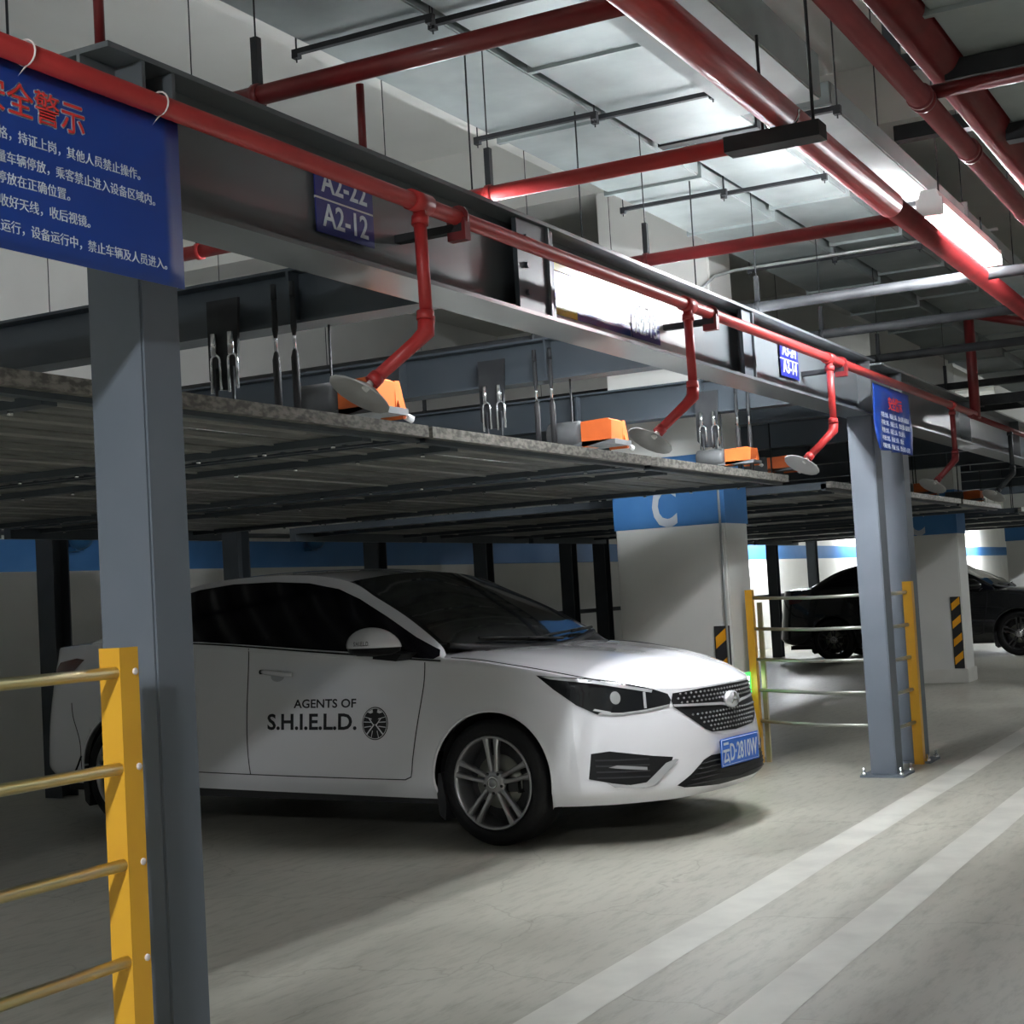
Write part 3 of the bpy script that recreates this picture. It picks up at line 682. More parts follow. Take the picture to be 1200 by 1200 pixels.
FR = [0, .07, .16, .42, .64, .82, .93, 1.0]
ST = [ # xl, yl, xu, yu, zb, zs, xc, zc
 (.935, 0, .895, 0, .205, .735, .895, .735), (.93, .16, .89, .15, .205, .735, .893, .738), (.91, .32, .865, .29, .205, .735, .885, .748), (.855, .47, .805, .43, .20, .74, .86, .775),
 (.76, .62, .715, .56, .20, .755, .80, .815), (.635, .75, .56, .69, .20, .79, .69, .85), (.50, .83, .42, .765, .20, .825, .54, .885), (.34, .875, .26, .81, .20, .862, .36, .912),
 (.12, .895, .08, .835, .21, .895, .14, .937), (-.12, .90, -.12, .845, .22, .925, -.07, .952), (-.41, .90, -.41, .85, .225, .948, -.25, .957), (-.80, .905, -.80, .857, .23, .975, -.6, .96),
 (-1.2, .907, -1.2, .862, .235, 1.005, -1.1, .96), (-1.62, .907, -1.62, .862, .24, 1.04, -1.6, .97), (-2.0, .905, -2.0, .858, .245, 1.07, -2.0, 1.0), (-2.4, .90, -2.4, .85, .25, 1.085, -2.4, 1.04),
 (-2.8, .89, -2.8, .83, .25, 1.09, -2.8, 1.09), (-3.15, .87, -3.15, .80, .25, 1.085, -3.15, 1.11), (-3.38, .82, -3.36, .73, .26, 1.075, -3.36, 1.10), (-3.52, .70, -3.46, .60, .28, 1.065, -3.44, 1.09),
 (-3.60, .5, -3.52, .42, .30, 1.06, -3.50, 1.08), (-3.63, .25, -3.55, .21, .31, 1.06, -3.54, 1.07), (-3.64, 0, -3.56, 0, .31, 1.06, -3.56, 1.06)]
TG = [.06, .16, .40, .70, 1.0]
def car_grid():
    P = []
    for (xl, yl, xu, yu, zb, zs, xc, zc) in ST:
        row = []
        for j, f in enumerate(FR):
            b = f**2.4; x = xl+(xu-xl)*f; y = yl+(yu-yl)*b; z = zb+(zs-zb)*f
            if yl > .8: y += .010*math.sin(PI*min(1, f*1.3))
            nose = 1 if x > .3 else 0
            if j == 0: x -= .05*(1 if x > 0 else -1)*(abs(xl) > .3 and (xl > .3 or xl < -3.2)); y *= .955
            if j == 1: x -= .012*(1 if xl > .3 else 0); y *= .985
            if nose and j in (3, 4): x += .012*(1-yl/.9)
            row.append((x, y, z))
        for g in TG:
            rise = 1-(1-g)**2.2
            row.append((xu+(xc-xu)*g, yu*(1-g), zs+(zc-zs)*rise+.012*math.sin(PI*g)*(yu > .3)))
        P.append(row)
    P = np.array(P)                       # stations x rows x 3
    ncol = [max(2, int(round(np.linalg.norm(P[i+1, 3]-P[i, 3])/.03))) for i in range(len(ST)-1)]
    nrow = [2, 3, 6, 6, 5, 3, 3, 2, 2, 5, 6, 6]
    Q = np.array([cr(P[:, j], ncol) for j in range(P.shape[1])]).transpose(1, 0, 2)
    G = np.array([cr(Q[i], nrow) for i in range(Q.shape[0])])
    ci = np.concatenate([[0], np.cumsum(ncol)]); ri = np.concatenate([[0], np.cumsum(nrow)])
    return G, ci, ri
def lmesh(name, verts, faces, m, parent, smooth=True):
    me = bpy.data.meshes.new(name); me.from_pydata([tuple(map(float, v)) for v in verts], [], faces)
    if smooth: me.polygons.foreach_set('use_smooth', [True]*len(me.polygons))
    me.materials.append(MT[m] if isinstance(m, str) else m); me.update()
    o = bpy.data.objects.new(name, me); COL.objects.link(o); o.parent = parent
    return o
class CarB:
    """collects the body for ray casting"""
    def __init__(s): s.v = []; s.f = []
    def add(s, V, Fc): b = len(s.v); s.v += [tuple(map(float, v)) for v in V]; s.f += [tuple(i+b for i in f) for f in Fc]
    def tree(s): s.bvh = BVHTree.FromPolygons(s.v, s.f); return s
def patch_grid(P, nu, nv):
    """bicubic patch through control grid P[u][v]"""
    P = np.array(P, float)
    Q = np.array([cr(P[:, j], [nu]*(P.shape[0]-1)) for j in range(P.shape[1])]).transpose(1, 0, 2)
    G = np.array([cr(Q[i], [nv]*(P.shape[1]-1)) for i in range(Q.shape[0])])
    n, k = G.shape[:2]; V = G.reshape(-1, 3)
    Fc = [(i*k+j, (i+1)*k+j, (i+1)*k+j+1, i*k+j+1) for i in range(n-1) for j in range(k-1)]
    return V, Fc, G
SIDE = Vector((0, 1, 0)); FRONT = Vector((-1, 0, 0))
def proj_poly(cb, poly, d, off, grid=.02, thick=0.):
    """polygon (h, z) seen along direction d, laid on the body; h runs along d x up"""
    d = Vector(d).normalized(); h = d.cross(Vector((0, 0, 1))).normalized()
    bm = bmesh.new(); vs = [bm.verts.new((p[0], p[1], 0)) for p in poly]; bm.faces.new(vs)
    x0, x1 = min(p[0] for p in poly), max(p[0] for p in poly); y0, y1 = min(p[1] for p in poly), max(p[1] for p in poly)
    for a0, a1, n in ((x0, x1, (1, 0, 0)), (y0, y1, (0, 1, 0))):
        k = int((a1-a0)/grid)
        for i in range(1, k+1):
            c = a0+(a1-a0)*i/(k+1)
            bmesh.ops.bisect_plane(bm, geom=bm.verts[:]+bm.edges[:]+bm.faces[:], plane_co=Vector(n)*c, plane_no=n)
    last = None; ok = []
    for v in bm.verts:
        o = h*v.co.x+Vector((0, 0, v.co.y))-d*6
        hit = cb.bvh.ray_cast(o, d)
        ok.append(hit[0])
    for v, q in zip(bm.verts, ok):
        if q is None:
            o = h*v.co.x+Vector((0, 0, v.co.y)); 
            near = cb.bvh.find_nearest(o-d*.9); q = near[0]
        v.co = q-d*off
    bmesh.ops.recalc_face_normals(bm, faces=bm.faces[:])
    return bm
def flip(bm):
    for v in bm.verts: v.co.y = -v.co.y
    return bm
def bm_obj(bm, name, m, parent, smooth=True):
    bmesh.ops.recalc_face_normals(bm, faces=bm.faces[:])
    me = bpy.data.meshes.new(name); bm.to_mesh(me); bm.free()
    if smooth: me.polygons.foreach_set('use_smooth', [True]*len(me.polygons))
    me.materials.append(MT[m] if isinstance(m, str) else m)
    o = bpy.data.objects.new(name, me); COL.objects.link(o); o.parent = parent
    return o
def path_on(cb, pts, d, off=.001, step=.03):
    d = Vector(d).normalized(); h = d.cross(Vector((0, 0, 1))).normalized(); out = []
    pts = cr(pts, [max(1, int(math.dist(a, b)/step)) for a, b in zip(pts, pts[1:])])
    for (a, z) in pts:
        hit = cb.bvh.ray_cast(h*a+Vector((0, 0, z))-d*6, d)[0]
        if hit is not None: out.append(hit-d*off)
    return out
def hpt(cb, a, z, d, off=0.):
    d = Vector(d).normalized(); h = d.cross(Vector((0, 0, 1))).normalized()
    q = cb.bvh.ray_cast(h*a+Vector((0, 0, z))-d*6, d)[0]
    return None if q is None else q-d*off

def wheel(root, x, y, side, rm='rim'):
    """wheel with axis along y, outer face towards side*y"""
    tw = .205; o = (x, y, .316)
    prof = [(.232, 0), (.238, .010), (.258, .016), (.288, .011), (.305, .0), (.3155, -.02), (.316, -.06), (.316, -.145), (.3155, -.185), (.305, -.205), (.26, -.21), (.232, -.2)]
    t = MB().lathe([(r_, side*h_) for r_, h_ in prof], o, 'y', 56).build('wheel_tyre', 'tyre', root)
    m = MB().lathe([(r_, side*h_) for r_, h_ in [(.231, .002), (.236, .010), (.229, .014), (.218, .006), (.215, -.02), (.205, -.16)]], o, 'y', 56); m.build('rim', rm, t)
    MB().lathe([(r_, side*h_) for r_, h_ in [(.0, -.075), (.16, -.075), (.2, -.10)]], o, 'y', 40).build('wheel_back', 'rimdark', t)
    MB().lathe([(r_, side*h_) for r_, h_ in [(.05, -.055), (.135, -.055), (.135, -.068)]], o, 'y', 40).build('brake_disc', 'tube_grey', t)
    m = MB(); m.box(x+.06, x+.13, o[1]+side*-.072, o[1]+side*-.03, .27, .34, .006); m.build('brake_caliper', 'rimdark', t)
    # five pairs of slim spokes
    for k in range(5):
        for s in (-1, 1):
            a = PI/2+k*2*PI/5; m = MB(); bm = m.bm
            a0 = a+s*.26; a1 = a+s*.145
            def pt(r_, aa, w_, hy, q):
                n = Vector((-math.sin(aa), 0, math.cos(aa))); c = Vector((math.cos(aa), 0, math.sin(aa)))*r_
                return Vector(o)+c+n*w_*q+Vector((0, side*hy, 0))
            secs = [(.045, a0, .013, -.006), (.11, (a0*.45+a1*.55), .0105, -.002), (.175, a1*.9+a0*.1, .012, .004), (.222, a1, .018, .006)]
            rings = [[bm.verts.new(pt(r_, aa, w_, hy-.0, -1)), bm.verts.new(pt(r_, aa, w_*.5, hy+.007, -1)), bm.verts.new(pt(r_, aa, w_*.5, hy+.007, 1)), bm.verts.new(pt(r_, aa, w_, hy, 1)), bm.verts.new(pt(r_, aa, w_, hy-.022, 1)), bm.verts.new(pt(r_, aa, w_, hy-.022, -1))] for r_, aa, w_, hy in secs]
            for q, w2 in zip(rings, rings[1:]):
                for j in range(6): bm.faces.new((q[j], q[(j+1) % 6], w2[(j+1) % 6], w2[j]))
            bm.faces.new(rings[0]); bm.faces.new(rings[-1][::-1])
            m.build('spoke', rm, t)
    MB().lathe([(r_, side*h_) for r_, h_ in [(.066, -.03), (.062, .0), (.045, .004), (.034, .003), (.030, .008), (.0, .010)]], o, 'y', 28).build('hub', 'rim', t)
    MB().lathe([(r_, side*h_) for r_, h_ in [(.030, .009), (.022, .011), (.021, .010)]], o, 'y', 24).build('hub_ring', 'chrome', t)
    for k in range(5):
        a = PI/2+PI/5+k*2*PI/5
        MB().lathe([(r_, side*h_) for r_, h_ in [(.008, -.01), (.008, .006), (.0, .006)]], (x+.052*math.cos(a), y, .316+.052*math.sin(a)), 'y', 6).build('wheel_bolt', 'rimdark', t)
    return t

def build_car(lab, loc, yawz, paint, marked, grp=None):
    root = thing('car', lab, 'car', (loc[0], loc[1], 0)); root['_local'] = 1
    cb = CarB()
    G, ci, ri = car_grid(); n, k = G.shape[:2]
    jS = ri[7]                                              # shoulder row
    # circular wheel arches: snap the cells that cross the circle, drop those inside
    RA = .350; dead = np.zeros((n, k), bool)
    for ax in (0., -2.67):
        for i in range(n):
            for j in range(jS):
                x, y, z = G[i, j]; r_ = math.hypot(x-ax, z-.325)
                if r_ < RA and y > .6: dead[i, j] = True
        for i in range(n):
            for j in range(jS):
                if dead[i, j]:
                    x, y, z = G[i, j]; r_ = math.hypot(x-ax, z-.325)
                    if r_ < RA and any(0 <= i+a < n and 0 <= j+b < k and not dead[i+a, j+b] for a in (-1, 0, 1) for b in (-1, 0, 1)) and r_ > RA-.06:
                        G[i, j, 0] = ax+(x-ax)*RA/r_; G[i, j, 2] = .325+(z-.325)*RA/r_
    def inner(i, j): return all(dead[a, b] for a in (i, i+1) for b in (j, j+1))
    def panel(i): x = .5*(G[i, ri[3], 0]+G[i+1, ri[3], 0]); return x
    sets = {}
    x_f, x_d1, x_d2, x_q = ci[6], ci[10], ci[13], ci[16]
    for i in range(n-1):
        for j in range(k-1):
            if inner(i, j): continue
            if j >= jS: nm = 'bonnet' if i < ci[10]+1 else ('body_shell' if i < ci[16] else 'boot_lid')
            elif i < x_f: nm = 'front_bumper'
            elif i < x_d1: nm = 'front_wing'
            elif i >= ci[18]: nm = 'rear_bumper'
            elif i >= x_q: nm = 'rear_wing'
            elif j < ri[2]: nm = 'sill'
            elif i < x_d2: nm = 'front_door'
            else: nm = 'rear_door'
            sets.setdefault(nm, []).append((i, j))
    for nm, cells in sets.items():
        for s in (-1, 1):
            idx = {}; V = []; Fc = []
            for (i, j) in cells:
                q = []
                for a, b in ((i, j), (i+1, j), (i+1, j+1), (i, j+1)):
                    if (a, b) not in idx:
                        idx[(a, b)] = len(V); x, y, z = G[a, b]; V.append((x, s*y, z))
                    q.append(idx[(a, b)])
                Fc.append(tuple(q) if s < 0 else tuple(q[::-1]))
            cb.add(V, Fc)
            if nm in ('bonnet', 'front_bumper', 'rear_bumper', 'boot_lid', 'body_shell'):
                sets.setdefault('_'+nm, []) if False else None
                if s < 0: keep = (V, Fc)
                else:
                    b = len(keep[0]); V2 = keep[0]+V; F2 = keep[1]+[tuple(v+b for v in f) for f in Fc]
                    o = lmesh(nm, V2, F2, paint, root)
                    bm = bmesh.new(); bm.from_mesh(o.data); bmesh.ops.remove_doubles(bm, verts=bm.verts[:], dist=.0008); bmesh.ops.recalc_face_normals(bm, faces=bm.faces[:]); bm.to_mesh(o.data); bm.free()
            else:
                lmesh(nm, V, Fc, paint, root)
    # ---- cabin
    rail = [(-.30, .80, .958), (-.36, .775, 1.015), (-.60, .715, 1.155), (-.85, .665, 1.275), (-1.07, .620, 1.370), (-1.45, .600, 1.428), (-2.0, .590, 1.432), (-2.35, .605, 1.392), (-2.65, .640, 1.305), (-2.98, .70, 1.13)]
    belt = [(-.28, .845, .935), (-.38, .850, .943), (-.62, .857, .962), (-.87, .860, .98), (-1.1, .863, .996), (-1.5, .863, 1.03), (-2.0, .858, 1.067), (-2.35, .850, 1.08), (-2.65, .838, 1.086), (-3.0, .80, 1.088)]
    mid = [tuple((a+b)/2+(.012 if q == 1 else 0) for q, (a, b) in enumerate(zip(r_, b_))) for r_, b_ in zip(rail, belt)]
    low = [(b[0], b[1]-.004, b[2]-.03) for b in belt]
    for s in (-1, 1):
        V, Fc, _ = patch_grid([[(x, s*y, z) for (x, y, z) in q] for q in zip(low, belt, mid, rail)], 8, 6)
        cb.add(V, Fc); lmesh('side_frame', V, Fc, paint, root)
    # roof
    def arc(p, zc, xc, nn=(-1, -.55, 0, .55, 1)):
        return [(p[0]+(xc-p[0])*(1-a*a), p[1]*a, p[2]+(zc-p[2])*(1-a*a)) for a in nn]
    roofc = [(1.408, -1.02), (1.452, -1.40), (1.462, -1.95), (1.428, -2.33)]
    R4 = [arc(rail[i], z, x, (-1, -.86, -.5, 0, .5, .86, 1)) for i, (z, x) in zip((4, 5, 6, 7), roofc)]
    V, Fc, _ = patch_grid(R4, 8, 4); cb.add(V, Fc); lmesh('roof', V, Fc, paint, root)
    wsx = [(1, .962, -.215), (2, 1.13, -.48), (3, 1.27, -.745), (4, 1.408, -1.02)]
    W4 = [arc(rail[i], z, x, (-1, -.86, -.5, 0, .5, .86, 1)) for i, z, x in wsx]
    V, Fc, _ = patch_grid(W4, 8, 4); cb.add(V, Fc); lmesh('windscreen_frame', V, Fc, 'trim', root)
    B4 = [arc(rail[i], z, x, (-1, -.86, -.5, 0, .5, .86, 1)) for i, z, x in ((7, 1.428, -2.33), (8, 1.32, -2.68), (9, 1.115, -3.06))]
    V, Fc, _ = patch_grid(B4, 8, 4); cb.add(V, Fc); lmesh('rear_window', V, Fc, 'glass', root)
    cb.tree()
    # windscreen glass set on the frame
    Vg, Fg, Gg = patch_grid([[(p[0]+.004, p[1]*.955, p[2]+.004) for p in row] for row in W4], 8, 4)
    lmesh('windscreen', Vg, Fg, 'wsglass', root)
    for s in (-1, 1):
        d = (0, -s, 0); sx = -s                      # h axis = d x up -> +/-x
        hx = Vector(d).cross(Vector((0, 0, 1))).x
        P = lambda pts: [(x*hx, z) for x, z in pts]
        # daylight opening
        dlo = [(-.315, .955), (-.335, .985), (-.50, 1.055), (-.72, 1.165), (-.95, 1.272), (-1.12, 1.334), (-1.35, 1.378), (-1.62, 1.398), (-1.95, 1.402), (-2.22, 1.382), (-2.45, 1.335), (-2.66, 1.24), (-2.78, 1.15), (-2.80, 1.115), (-2.5, 1.100), (-2.0, 1.078), (-1.62, 1.05), (-1.2, 1.015), (-.8, .985), (-.42, .945), (-.345, .94)]
        bm_obj(proj_poly(cb, P(dlo), d, .004), 'side_window', 'glass', root)
        for ln in ([(-.30, .93), (-.5, .945), (-.8, .972), (-1.2, 1.004), (-1.62, 1.04), (-2.0, 1.068), (-2.5, 1.09), (-2.82, 1.104)],):
            m = MB().tube(path_on(cb, P(ln), d, .003), .005, 6); m.build('belt_moulding', 'trim', root)
        for nm, ln in (('door_seam', [(-.40, .925), (-.405, .8), (-.44, .6), (-.475, .42), (-.49, .34), (-.53, .325)]), ('door_seam', [(-1.62, 1.03), (-1.62, .8), (-1.62, .5), (-1.61, .335)]), ('door_seam', [(-2.45, 1.075), (-2.42, .8), (-2.28, .68), (-2.24, .5), (-2.2, .35)]),
                       ('sill_seam', [(-.53, .325), (-1.0, .328), (-1.6, .335), (-2.2, .345)]), ('bumper_seam', [(.60, .62), (.47, .655), (.36, .66)] if False else [(-3.03, .30), (-3.03, .5), (-3.1, .66), (-3.12, .74)])):
            m = MB().tube(path_on(cb, P(ln), d, .0), .0032, 5); m.build(nm, 'gap', root)
        # bonnet shut line along the shoulder
        pts = [Vector((G[i, jS+1, 0], s*G[i, jS+1, 1], G[i, jS+1, 2]+.001)) for i in range(ci[5], ci[9]+6)]
        MB().tube(pts, .0028, 5).build('bonnet_seam', 'gap', root)
        # handles
        for hx0 in (-1.40, -2.30):
            q = hpt(cb, hx0*hx, .89, d)
            if q is None: continue
            zz = .893 if hx0 > -2 else .95
            y = q.y
            m = MB(); m.tube([(hx0-.115, y+s*.012, zz+.008), (hx0-.06, y+s*.034, zz+.006), (hx0, y+s*.038, zz), (hx0+.06, y+s*.034, zz-.008), (hx0+.115, y+s*.012, zz-.012)], [.012, .015, .015, .015, .012], 10)
            h_ = m.build('door_handle', paint, root)
            bm_obj(proj_poly(cb, [((hx0-.0+.05*math.cos(a))*hx, zz-.02+.03*math.sin(a)) for a in [2*PI*q_/16 for q_ in range(16)]], d, .0015), 'handle_cup', 'trim' if paint != 'carwhite' else 'rim', h_)
            m = MB(); m.lathe([(.012, 0), (.012, s*.012), (0, s*.012)], (hx0-.10, y+s*.02, zz+.006), 'y', 10).build('keyhole', 'trim', h_)
        # wheel arch lip, liner and wheels
        for ax in (0., -2.67):
            lip = []
            for q in range(0, 41):
                a = R(-14)+q*(PI+R(28))/40
                X_, Z_ = ax+RA*math.cos(a), .325+RA*math.sin(a)
                hit = hpt(cb, X_*hx, Z_+.0, d) 
                e = hpt(cb, (ax+(RA+.012)*math.cos(a))*hx, .325+(RA+.012)*math.sin(a), d)
                if e is not None and abs(e.y) > .55: lip.append(Vector((X_, e.y-s*.004, Z_)))
            MB().tube(lip, .008, 8).build('arch_lip', paint, root)
            m = MB(); bm = m.bm; ring = []
            for q in range(0, 33):
                a = R(-20)+q*(PI+R(40))/32
                ring.append([bm.verts.new((ax+(RA+.003)*math.cos(a), s*(y_), .325+(RA+.003)*math.sin(a))) for y_ in (.835, .56)])
            for a_, b_ in zip(ring, ring[1:]): bm.faces.new((a_[0], b_[0], b_[1], a_[1]))
            bm.faces.new([q[1] for q in ring]); m.build('arch_liner', 'under', root)
            wheel(root, ax, s*.872, s, 'rim' if marked else 'rimdark')
            m = MB(); m.prism([(ax-.33, .36), (ax-.345, .25), (ax-.335, .15), (ax-.30, .12), (ax-.29, .2), (ax-.315, .36)], 'y', s*.62, s*.885); m.build('mud_flap', 'black_rub', root)
        # mirror
        mm = MB(); bm = mm.bm; rings = []
        for q in range(9):
            u = q/8; rings.append([(-.80+.36*u, 0) for _ in range(1)])
        c0 = Vector((-.615, s*1.0, 1.015)) if s < 0 or not marked else Vector((-.80, s*.93, 1.0))     # far one moved back against the body, out of the camera's sight
        segs = 18
        V = []; Fc = []
        for i in range(9):
            th = (PI/2)*i/8
            for q in range(segs):
                a = 2*PI*q/segs
                V.append((c0.x+.175*math.cos(th)*math.cos(a)-(.02*math.sin(th)), c0.y+s*.07*math.cos(th)*math.sin(a), c0.z+.105*math.sin(th)))
        for i in range(8):
            for q in range(segs): Fc.append((i*segs+q, i*segs+(q+1) % segs, (i+1)*segs+(q+1) % segs, (i+1)*segs+q))
        Fc.append(tuple(range(segs))[::-1])
        mo = lmesh('door_mirror', V, Fc, paint, root)
        m = MB(); m.lathe([(.0, -.045), (.11, -.04), (.165, -.02), (.17, 0)], (0, 0, 0), 'z', 18)
        for v in m.bm.verts: v.co = Vector((c0.x+v.co.x, c0.y+v.co.y*.40, c0.z+v.co.z))
        m.build('mirror_base', 'trim', mo)
        m = MB(); m.prism([(c0.x-.03, .955), (c0.x+.12, .94), (c0.x+.16, .975), (c0.x-.02, .995)], 'y', s*.84, s*.98); m.build('mirror_arm', 'trim', mo)
        # headlamp, seen from 45 degrees off the nose
        dd = Vector((-1, -s, 0)).normalized(); hh = dd.cross(Vector((0, 0, 1)))
        def H(x, y, z): return ((hh.x*x+hh.y*s*y), z)
        HL = [(.27, .835, .842), (.36, .79, .83), (.50, .71, .815), (.62, .63, .79), (.735, .52, .745), (.785, .455, .715), (.795, .445, .685), (.79, .46, .655), (.72, .57, .640), (.62, .68, .632), (.55, .745, .64), (.46, .79, .69), (.36, .825, .77)]  # headlamp, fog, grille and window outlines taken from image pixels, then hardcoded
        bm_obj(proj_poly(cb, [H(*p) for p in HL], dd, .004), 'headlamp', 'lampblack', root)
        hl = COL.objects[-1] if False else [o for o in root.children if o.name.startswith('headlamp')][-1]
        def strip(nm, poly, m_, off=.007, par=hl): return bm_obj(proj_poly(cb, [H(*p) for p in poly], dd, off, .03), nm, m_, par)
        strip('chrome_strip', [(.56, .735, .650), (.64, .66, .642), (.72, .57, .650), (.785, .455, .665), (.785, .455, .657), (.72, .57, .640), (.63, .675, .632), (.55, .745, .640)], 'brightwork')
        strip('chrome_strip', [(.54, .75, .668), (.60, .70, .650), (.595, .705, .642), (.53, .755, .660)], 'brightwork')
        strip('upper_strip', [(.28, .83, .838), (.50, .71, .808), (.735, .52, .742), (.73, .525, .728), (.5, .712, .792), (.33, .81, .820)], 'brightwork', .0055)
        strip('lamp_divider', [(.715, .575, .735), (.725, .565, .735), (.722, .565, .655), (.712, .575, .655)], 'brightwork', .006)
        q = proj_poly(cb, [H(.60+.0*a, .66, 0) if False else (H(.60, .66, .715)[0]+.026*math.cos(a), .715+.032*math.sin(a)) for a in [2*PI*q_/16 for q_ in range(16)]], dd, .008, .02)
        bm_obj(q, 'projector_lens', 'lens', hl)
        # fog lamp recess with chrome L
        d2 = Vector((-1, -s*.75, 0)).normalized(); h2 = d2.cross(Vector((0, 0, 1)))
        def K(x, y, z): return (h2.x*x+h2.y*s*y, z)
        FG = [(.50, .80, .335), (.535, .80, .455), (.60, .74, .462), (.75, .585, .425), (.805, .49, .41), (.80, .50, .385), (.74, .60, .300), (.70, .63, .288), (.62, .71, .30)]
        fo = bm_obj(proj_poly(cb, [K(*p) for p in FG], d2, .003), 'fog_lamp_recess', 'trim', root)
        def fs(nm, poly, m_, off): return bm_obj(proj_poly(cb, [K(*p) for p in poly], d2, off, .03), nm, m_, fo)
        fs('chrome_surround', [(.56, .75, .315), (.65, .68, .295), (.715, .62, .302), (.775, .525, .385), (.81, .48, .40), (.82, .465, .395), (.745, .59, .284), (.70, .63, .276), (.60, .73, .288)], 'brightwork', .008)
        fs('day_lamp', [(.585, .745, .385), (.62, .72, .393), (.72, .61, .375), (.72, .61, .36), (.62, .72, .378)], 'lens', .006)
        for q_ in range(4):
            z = .335+.028*q_
            fs('slat', [(.54, .785, z), (.62, .71, z-.005), (.73, .60, z-.01), (.73, .60, z-.002), (.62, .71, z+.003), (.54, .785, z+.008)], 'gap', .0055)
        # rear lamp
        TL = [(-3.02, 1.00), (-3.1, 1.01), (-3.30, .985), (-3.36, .93), (-3.34, .87), (-3.18, .89)]
        bm_obj(proj_poly(cb, P(TL), d, .004), 'tail_lamp', 'amber', root)
        # parking sensor dots and rear bumper crease
        m = MB(); m.tube(path_on(cb, P([(-3.02, .42), (-3.08, .34), (-3.16, .29), (-3.26, .27)]), d, .002), .006, 6); m.build('bumper_line', 'trim', root)
    # ---- front, seen square on
    d = (-1, 0, 0); hy = Vector(d).cross(Vector((0, 0, 1))).y
    def N(pts): return [(y*hy, z) for y, z in pts]
    def sym(p): return p+[(-y, z) for y, z in p[::-1]]
    gr = sym([(0, .728), (.25, .726), (.44, .715), (.455, .68), (.45, .648), (.36, .575), (.29, .525), (.24, .505), (0, .495)])
    gr = [gr[0]]+gr[1:8]+gr[8:9]+gr[10:-1]
    go = bm_obj(proj_poly(cb, N(gr), d, .004), 'grille', 'trim', root)
    dots = MB()
    for r_ in range(10):
        z = .515+.0215*r_
        if .615 < z < .655: continue
        hw = .22+(z-.505)*1.6 if z < .64 else .43
        k_ = int(hw/.032)
        for c_ in range(-k_, k_+1):
            y = c_*.032+(.016 if r_ % 2 else 0)
            if abs(y) > hw-.01: continue
            q = hpt(cb, y*hy, z, d, .007)
            if q is None: continue
            vs = [dots.bm.verts.new(q+Vector((0, a, b))) for a, b in ((-.011, 0), (0, -.0055), (.011, 0), (0, .006))]; dots.bm.faces.new(vs)
            e = [dots.bm.verts.new(v.co-Vector((.004, 0, 0))) for v in vs]
            for a in range(4): dots.bm.faces.new((vs[a], vs[(a+1) % 4], e[(a+1) % 4], e[a]))
    o = dots.build('grille_studs', 'rim', go); o['kind'] = 'stuff'
    bm_obj(proj_poly(cb, N([(-.455, .662), (-.12, .644), (-.06, .632), (.06, .632), (.12, .644), (.455, .662), (.455, .652), (.12, .630), (.05, .617), (-.05, .617), (-.12, .630), (-.455, .650)]), d, .012), 'chrome_bar', 'brightwork', go)
    bd = MB(); q = hpt(cb, 0, .648, d)
    bd.lathe([(.0, .034), (.06, .030), (.072, .022), (.075, .012), (.07, .0)], (q.x, 0, 0), 'x', 28)
    for v in bd.bm.verts: v.co.z = .648+v.co.z*.60
    bo = bd.build('badge', 'brightwork', go)
    bd = MB(); 
    for poly in ([(-.045, .630), (-.032, .630), (0, .672), (0, .684), (-.006, .684)], [(.045, .630), (.032, .630), (0, .672), (0, .684), (.006, .684)], [(-.02, .640), (.02, .640), (.014, .648), (-.014, .648)]):
        bd.prism(poly, 'x', q.x+.030, q.x+.036)
    bd.build('badge_mark', 'chrome', bo) if paint == 'carwhite' else bd.bm.free()
    lg = [(-.50, .270), (-.42, .315), (-.33, .375), (-.27, .392), (.27, .392), (.33, .375), (.42, .315), (.50, .270), (.46, .255), (.2, .238), (-.2, .238), (-.46, .255)]
    lo = bm_obj(proj_poly(cb, N(lg), d, .004), 'lower_grille', 'trim', root)
    for q_ in range(5):
        z = .262+.024*q_; hw = .44-(z-.27)*1.0
        pts = path_on(cb, N([(-hw, z+.0), (-hw/2, z+.006), (0, z-.002), (hw/2, z+.006), (hw, z)]), d, .006)
        MB().tube(pts, .0035, 5).build('bar', 'gap', lo)
    # number plate
    q = hpt(cb, 0, .40, d); px = q.x+.012
    pl = MB(); pl.box(px, px+.004, -.222, .222, .322, .464, .002); po = pl.build('number_plate', 'plate_blue', root)
    MB().box(px-.03, px, -.18, .18, .34, .45).build('plate_holder', 'trim', po)
    if marked:
        me = text_mesh('云D·2810W', .122, 'CENTER', .0006, .0015)
        xs = [v.co.x for v in me.vertices]; f_ = .40/(max(xs)-min(xs)); cx_ = (max(xs)+min(xs))/2
        for v in me.vertices: v.co = Vector((px+.005+v.co.z, (v.co.x-cx_)*f_, .348+v.co.y))
        me.materials.clear(); me.materials.append(MT['banner_white'])
        o = bpy.data.objects.new('plate_lettering', me); COL.objects.link(o); o.parent = po
    m = MB(); m.tube([(px+.005, -.214, .330), (px+.005, .214, .330), (px+.005, .214, .456), (px+.005, -.214, .456), (px+.005, -.214, .330)], .0012, 4); m.build('plate_border', 'banner_white', po)
    # wipers and cowl
    cw = MB(); pts = [(-.205-.16*(a*a)*.9+.02, a*.74, .958+.045*a*a) for a in [q_/10-1 for q_ in range(21)]]
    cw.tube(pts, .016, 8).build('cowl', 'trim', root)
    def ws(y, t_):                                          # a point on the glass, t_ 0 at base .. 1 at top
        b = Vector((-.215-.145*(y/.775)**2, y, .962+.053*(y/.775)**2)); c = Vector((-1.02-.05*(y/.62)**2, y*.8, 1.408-.038*(y/.62)**2))
        p = b.lerp(c, t_); return p+Vector((.014, 0, .022))
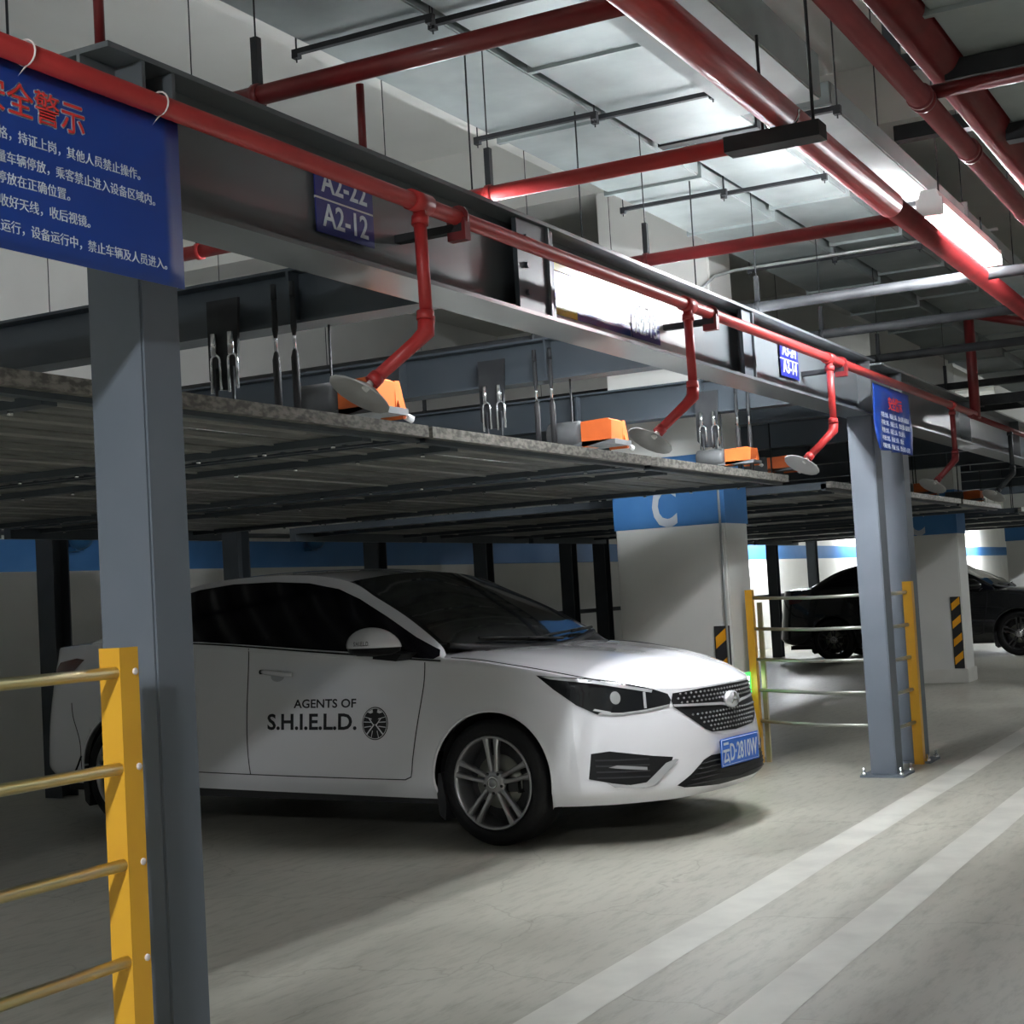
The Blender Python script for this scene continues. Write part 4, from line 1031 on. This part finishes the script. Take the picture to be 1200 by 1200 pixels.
    for y0, y1 in ((-.50, .08), (.02, .60)):
        m = MB().tube([ws(y0, .055), ws((y0+y1)/2, .06), ws(y1, .035)], .008, 6); wo = m.build('wiper', 'trim', root)
        MB().tube([ws(y1+.12, -.0), ws((y0+y1)/2+.1, .045)], .009, 6).build('wiper_arm', 'trim', wo)
    # underside
    m = MB(); m.box(-3.4, .40, -.66, .66, .18, .24); m.build('underbody', 'under', root)
    for y_ in (.70,):
        for s in (-1, 1): MB().box(-2.3, -.36, s*.70-.03, s*.70+.16 if s > 0 else s*.70+.03, .2, .26).build('underbody_edge', 'under', root) if s > 0 else MB().box(-2.3, -.36, -.86, -.67, .2, .26).build('underbody_edge', 'under', root)
    if marked:
        # vinyl lettering on the near door, both sides alike
        d = (0, 1, 0); hx = Vector(d).cross(Vector((0, 0, 1))).x
        def decal(s_, x0, wd, z0, size, nm, bold):
            me = text_mesh(s_, size, 'LEFT', 0, bold); xs = [v.co.x for v in me.vertices]; f_ = wd/(max(xs)-min(xs)); xm = min(xs)
            for v in me.vertices:
                x = x0+(v.co.x-xm)*f_; z = z0+v.co.y-(x-x0)*DS
                q = hpt(cb, x*hx, z, d, .0025); v.co = q if q is not None else Vector((x, -.91, z))
            me.materials.clear(); me.materials.append(MT['decal'])
            o = bpy.data.objects.new(nm, me); COL.objects.link(o); o.parent = root
        DS = .0
        decal('AGENTS OF', -1.275, .435, .700, .064, 'door_lettering', .0012)
        decal('S.H.I.E.L.D.', -1.465, .63, .585, .118, 'door_lettering', .003)
        cx0, cz0, r0 = -.712, .615, .086
        ring = [((cx0+r0*math.cos(a))*hx, cz0+r0*math.sin(a)) for a in [2*PI*q_/40 for q_ in range(40)]]
        eo = bm_obj(proj_poly(cb, ring, d, .002, .03), 'door_emblem', 'decal', root)
        def ep(poly, m_='carwhite', nm='emblem_line', off=.0035):
            bm_obj(proj_poly(cb, [((cx0+a*r0)*hx, cz0+b*r0) for a, b in poly], d, off, .05), nm, m_, eo, False)
        circ = [(a, r_) for r_ in (.93,) for a in range(41)]
        for q_ in range(32):
            a0, a1 = 2*PI*q_/32, 2*PI*(q_+1)/32
            ep([(.90*math.cos(a0), .90*math.sin(a0)), (.94*math.cos(a0), .94*math.sin(a0)), (.94*math.cos(a1), .94*math.sin(a1)), (.90*math.cos(a1), .90*math.sin(a1))]) if q_ % 1 == 0 else None
        for s in (-1, 1):
            ep([(s*.08, -.02), (s*.02, -.08), (s*.60, -.70), (s*.66, -.62)])          # crossing lines
            ep([(s*.08, -.08), (s*.0, -.0), (s*-.40, .38), (s*-.36, .43)]) if False else None
            ep([(s*.20, .86), (s*.58, .68), (s*.34, .60), (s*.16, .66)])               # sky either side of the head
            ep([(s*.26, .30), (s*.80, .42), (s*.78, .38), (s*.24, .24)])
            ep([(s*.24, .10), (s*.84, .12), (s*.84, .07), (s*.22, .05)])
            ep([(s*.30, -.14), (s*.82, -.20), (s*.80, -.25), (s*.26, -.19)])
            ep([(s*.05, -.10), (s*.44, .34), (s*.49, .30), (s*.10, -.15)])
            ep([(s*.20, -.42), (s*.30, -.84), (s*.26, -.86), (s*.15, -.44)])
        m = text_mesh('S.H.I.E.L.D.', .034, 'LEFT', 0, .0006)
        for v in m.vertices:
            X_, Z_ = -.70+v.co.x*.72, 1.028+v.co.y*.9; th = math.asin((Z_-1.015)/.105); q = (X_+.615+.02*math.sin(th))/(.175*math.cos(th))
            v.co = Vector((X_, -1.0-.07*math.cos(th)*math.sqrt(max(0, 1-q*q))-.002, Z_))
        m.materials.clear(); m.materials.append(MT['decal']); o = bpy.data.objects.new('mirror_lettering', m); COL.objects.link(o)
        o.parent = [q for q in root.children if q.name.startswith('door_mirror') and q.data.vertices[0].co.y < 0][0]
    root.rotation_euler = (0, 0, yawz)
    return root, cb
CAR_LOC = (7.626, 3.687); CAR_YAW = math.atan2(-.9952, -.0976)
white_car, CB = build_car('white hatch-fronted saloon car with black lettering on its door', CAR_LOC, CAR_YAW, 'carwhite', True)
white_car['label'] = 'white saloon car with black vinyl lettering and a blue number plate'
dark_car, _ = build_car('dark saloon car parked far back beyond the side guard rail', (23.35, 3.95), math.atan2(-1, 0), 'carblack', False)
for o in bpy.data.objects:
    if '_local' in o: del o['_local']
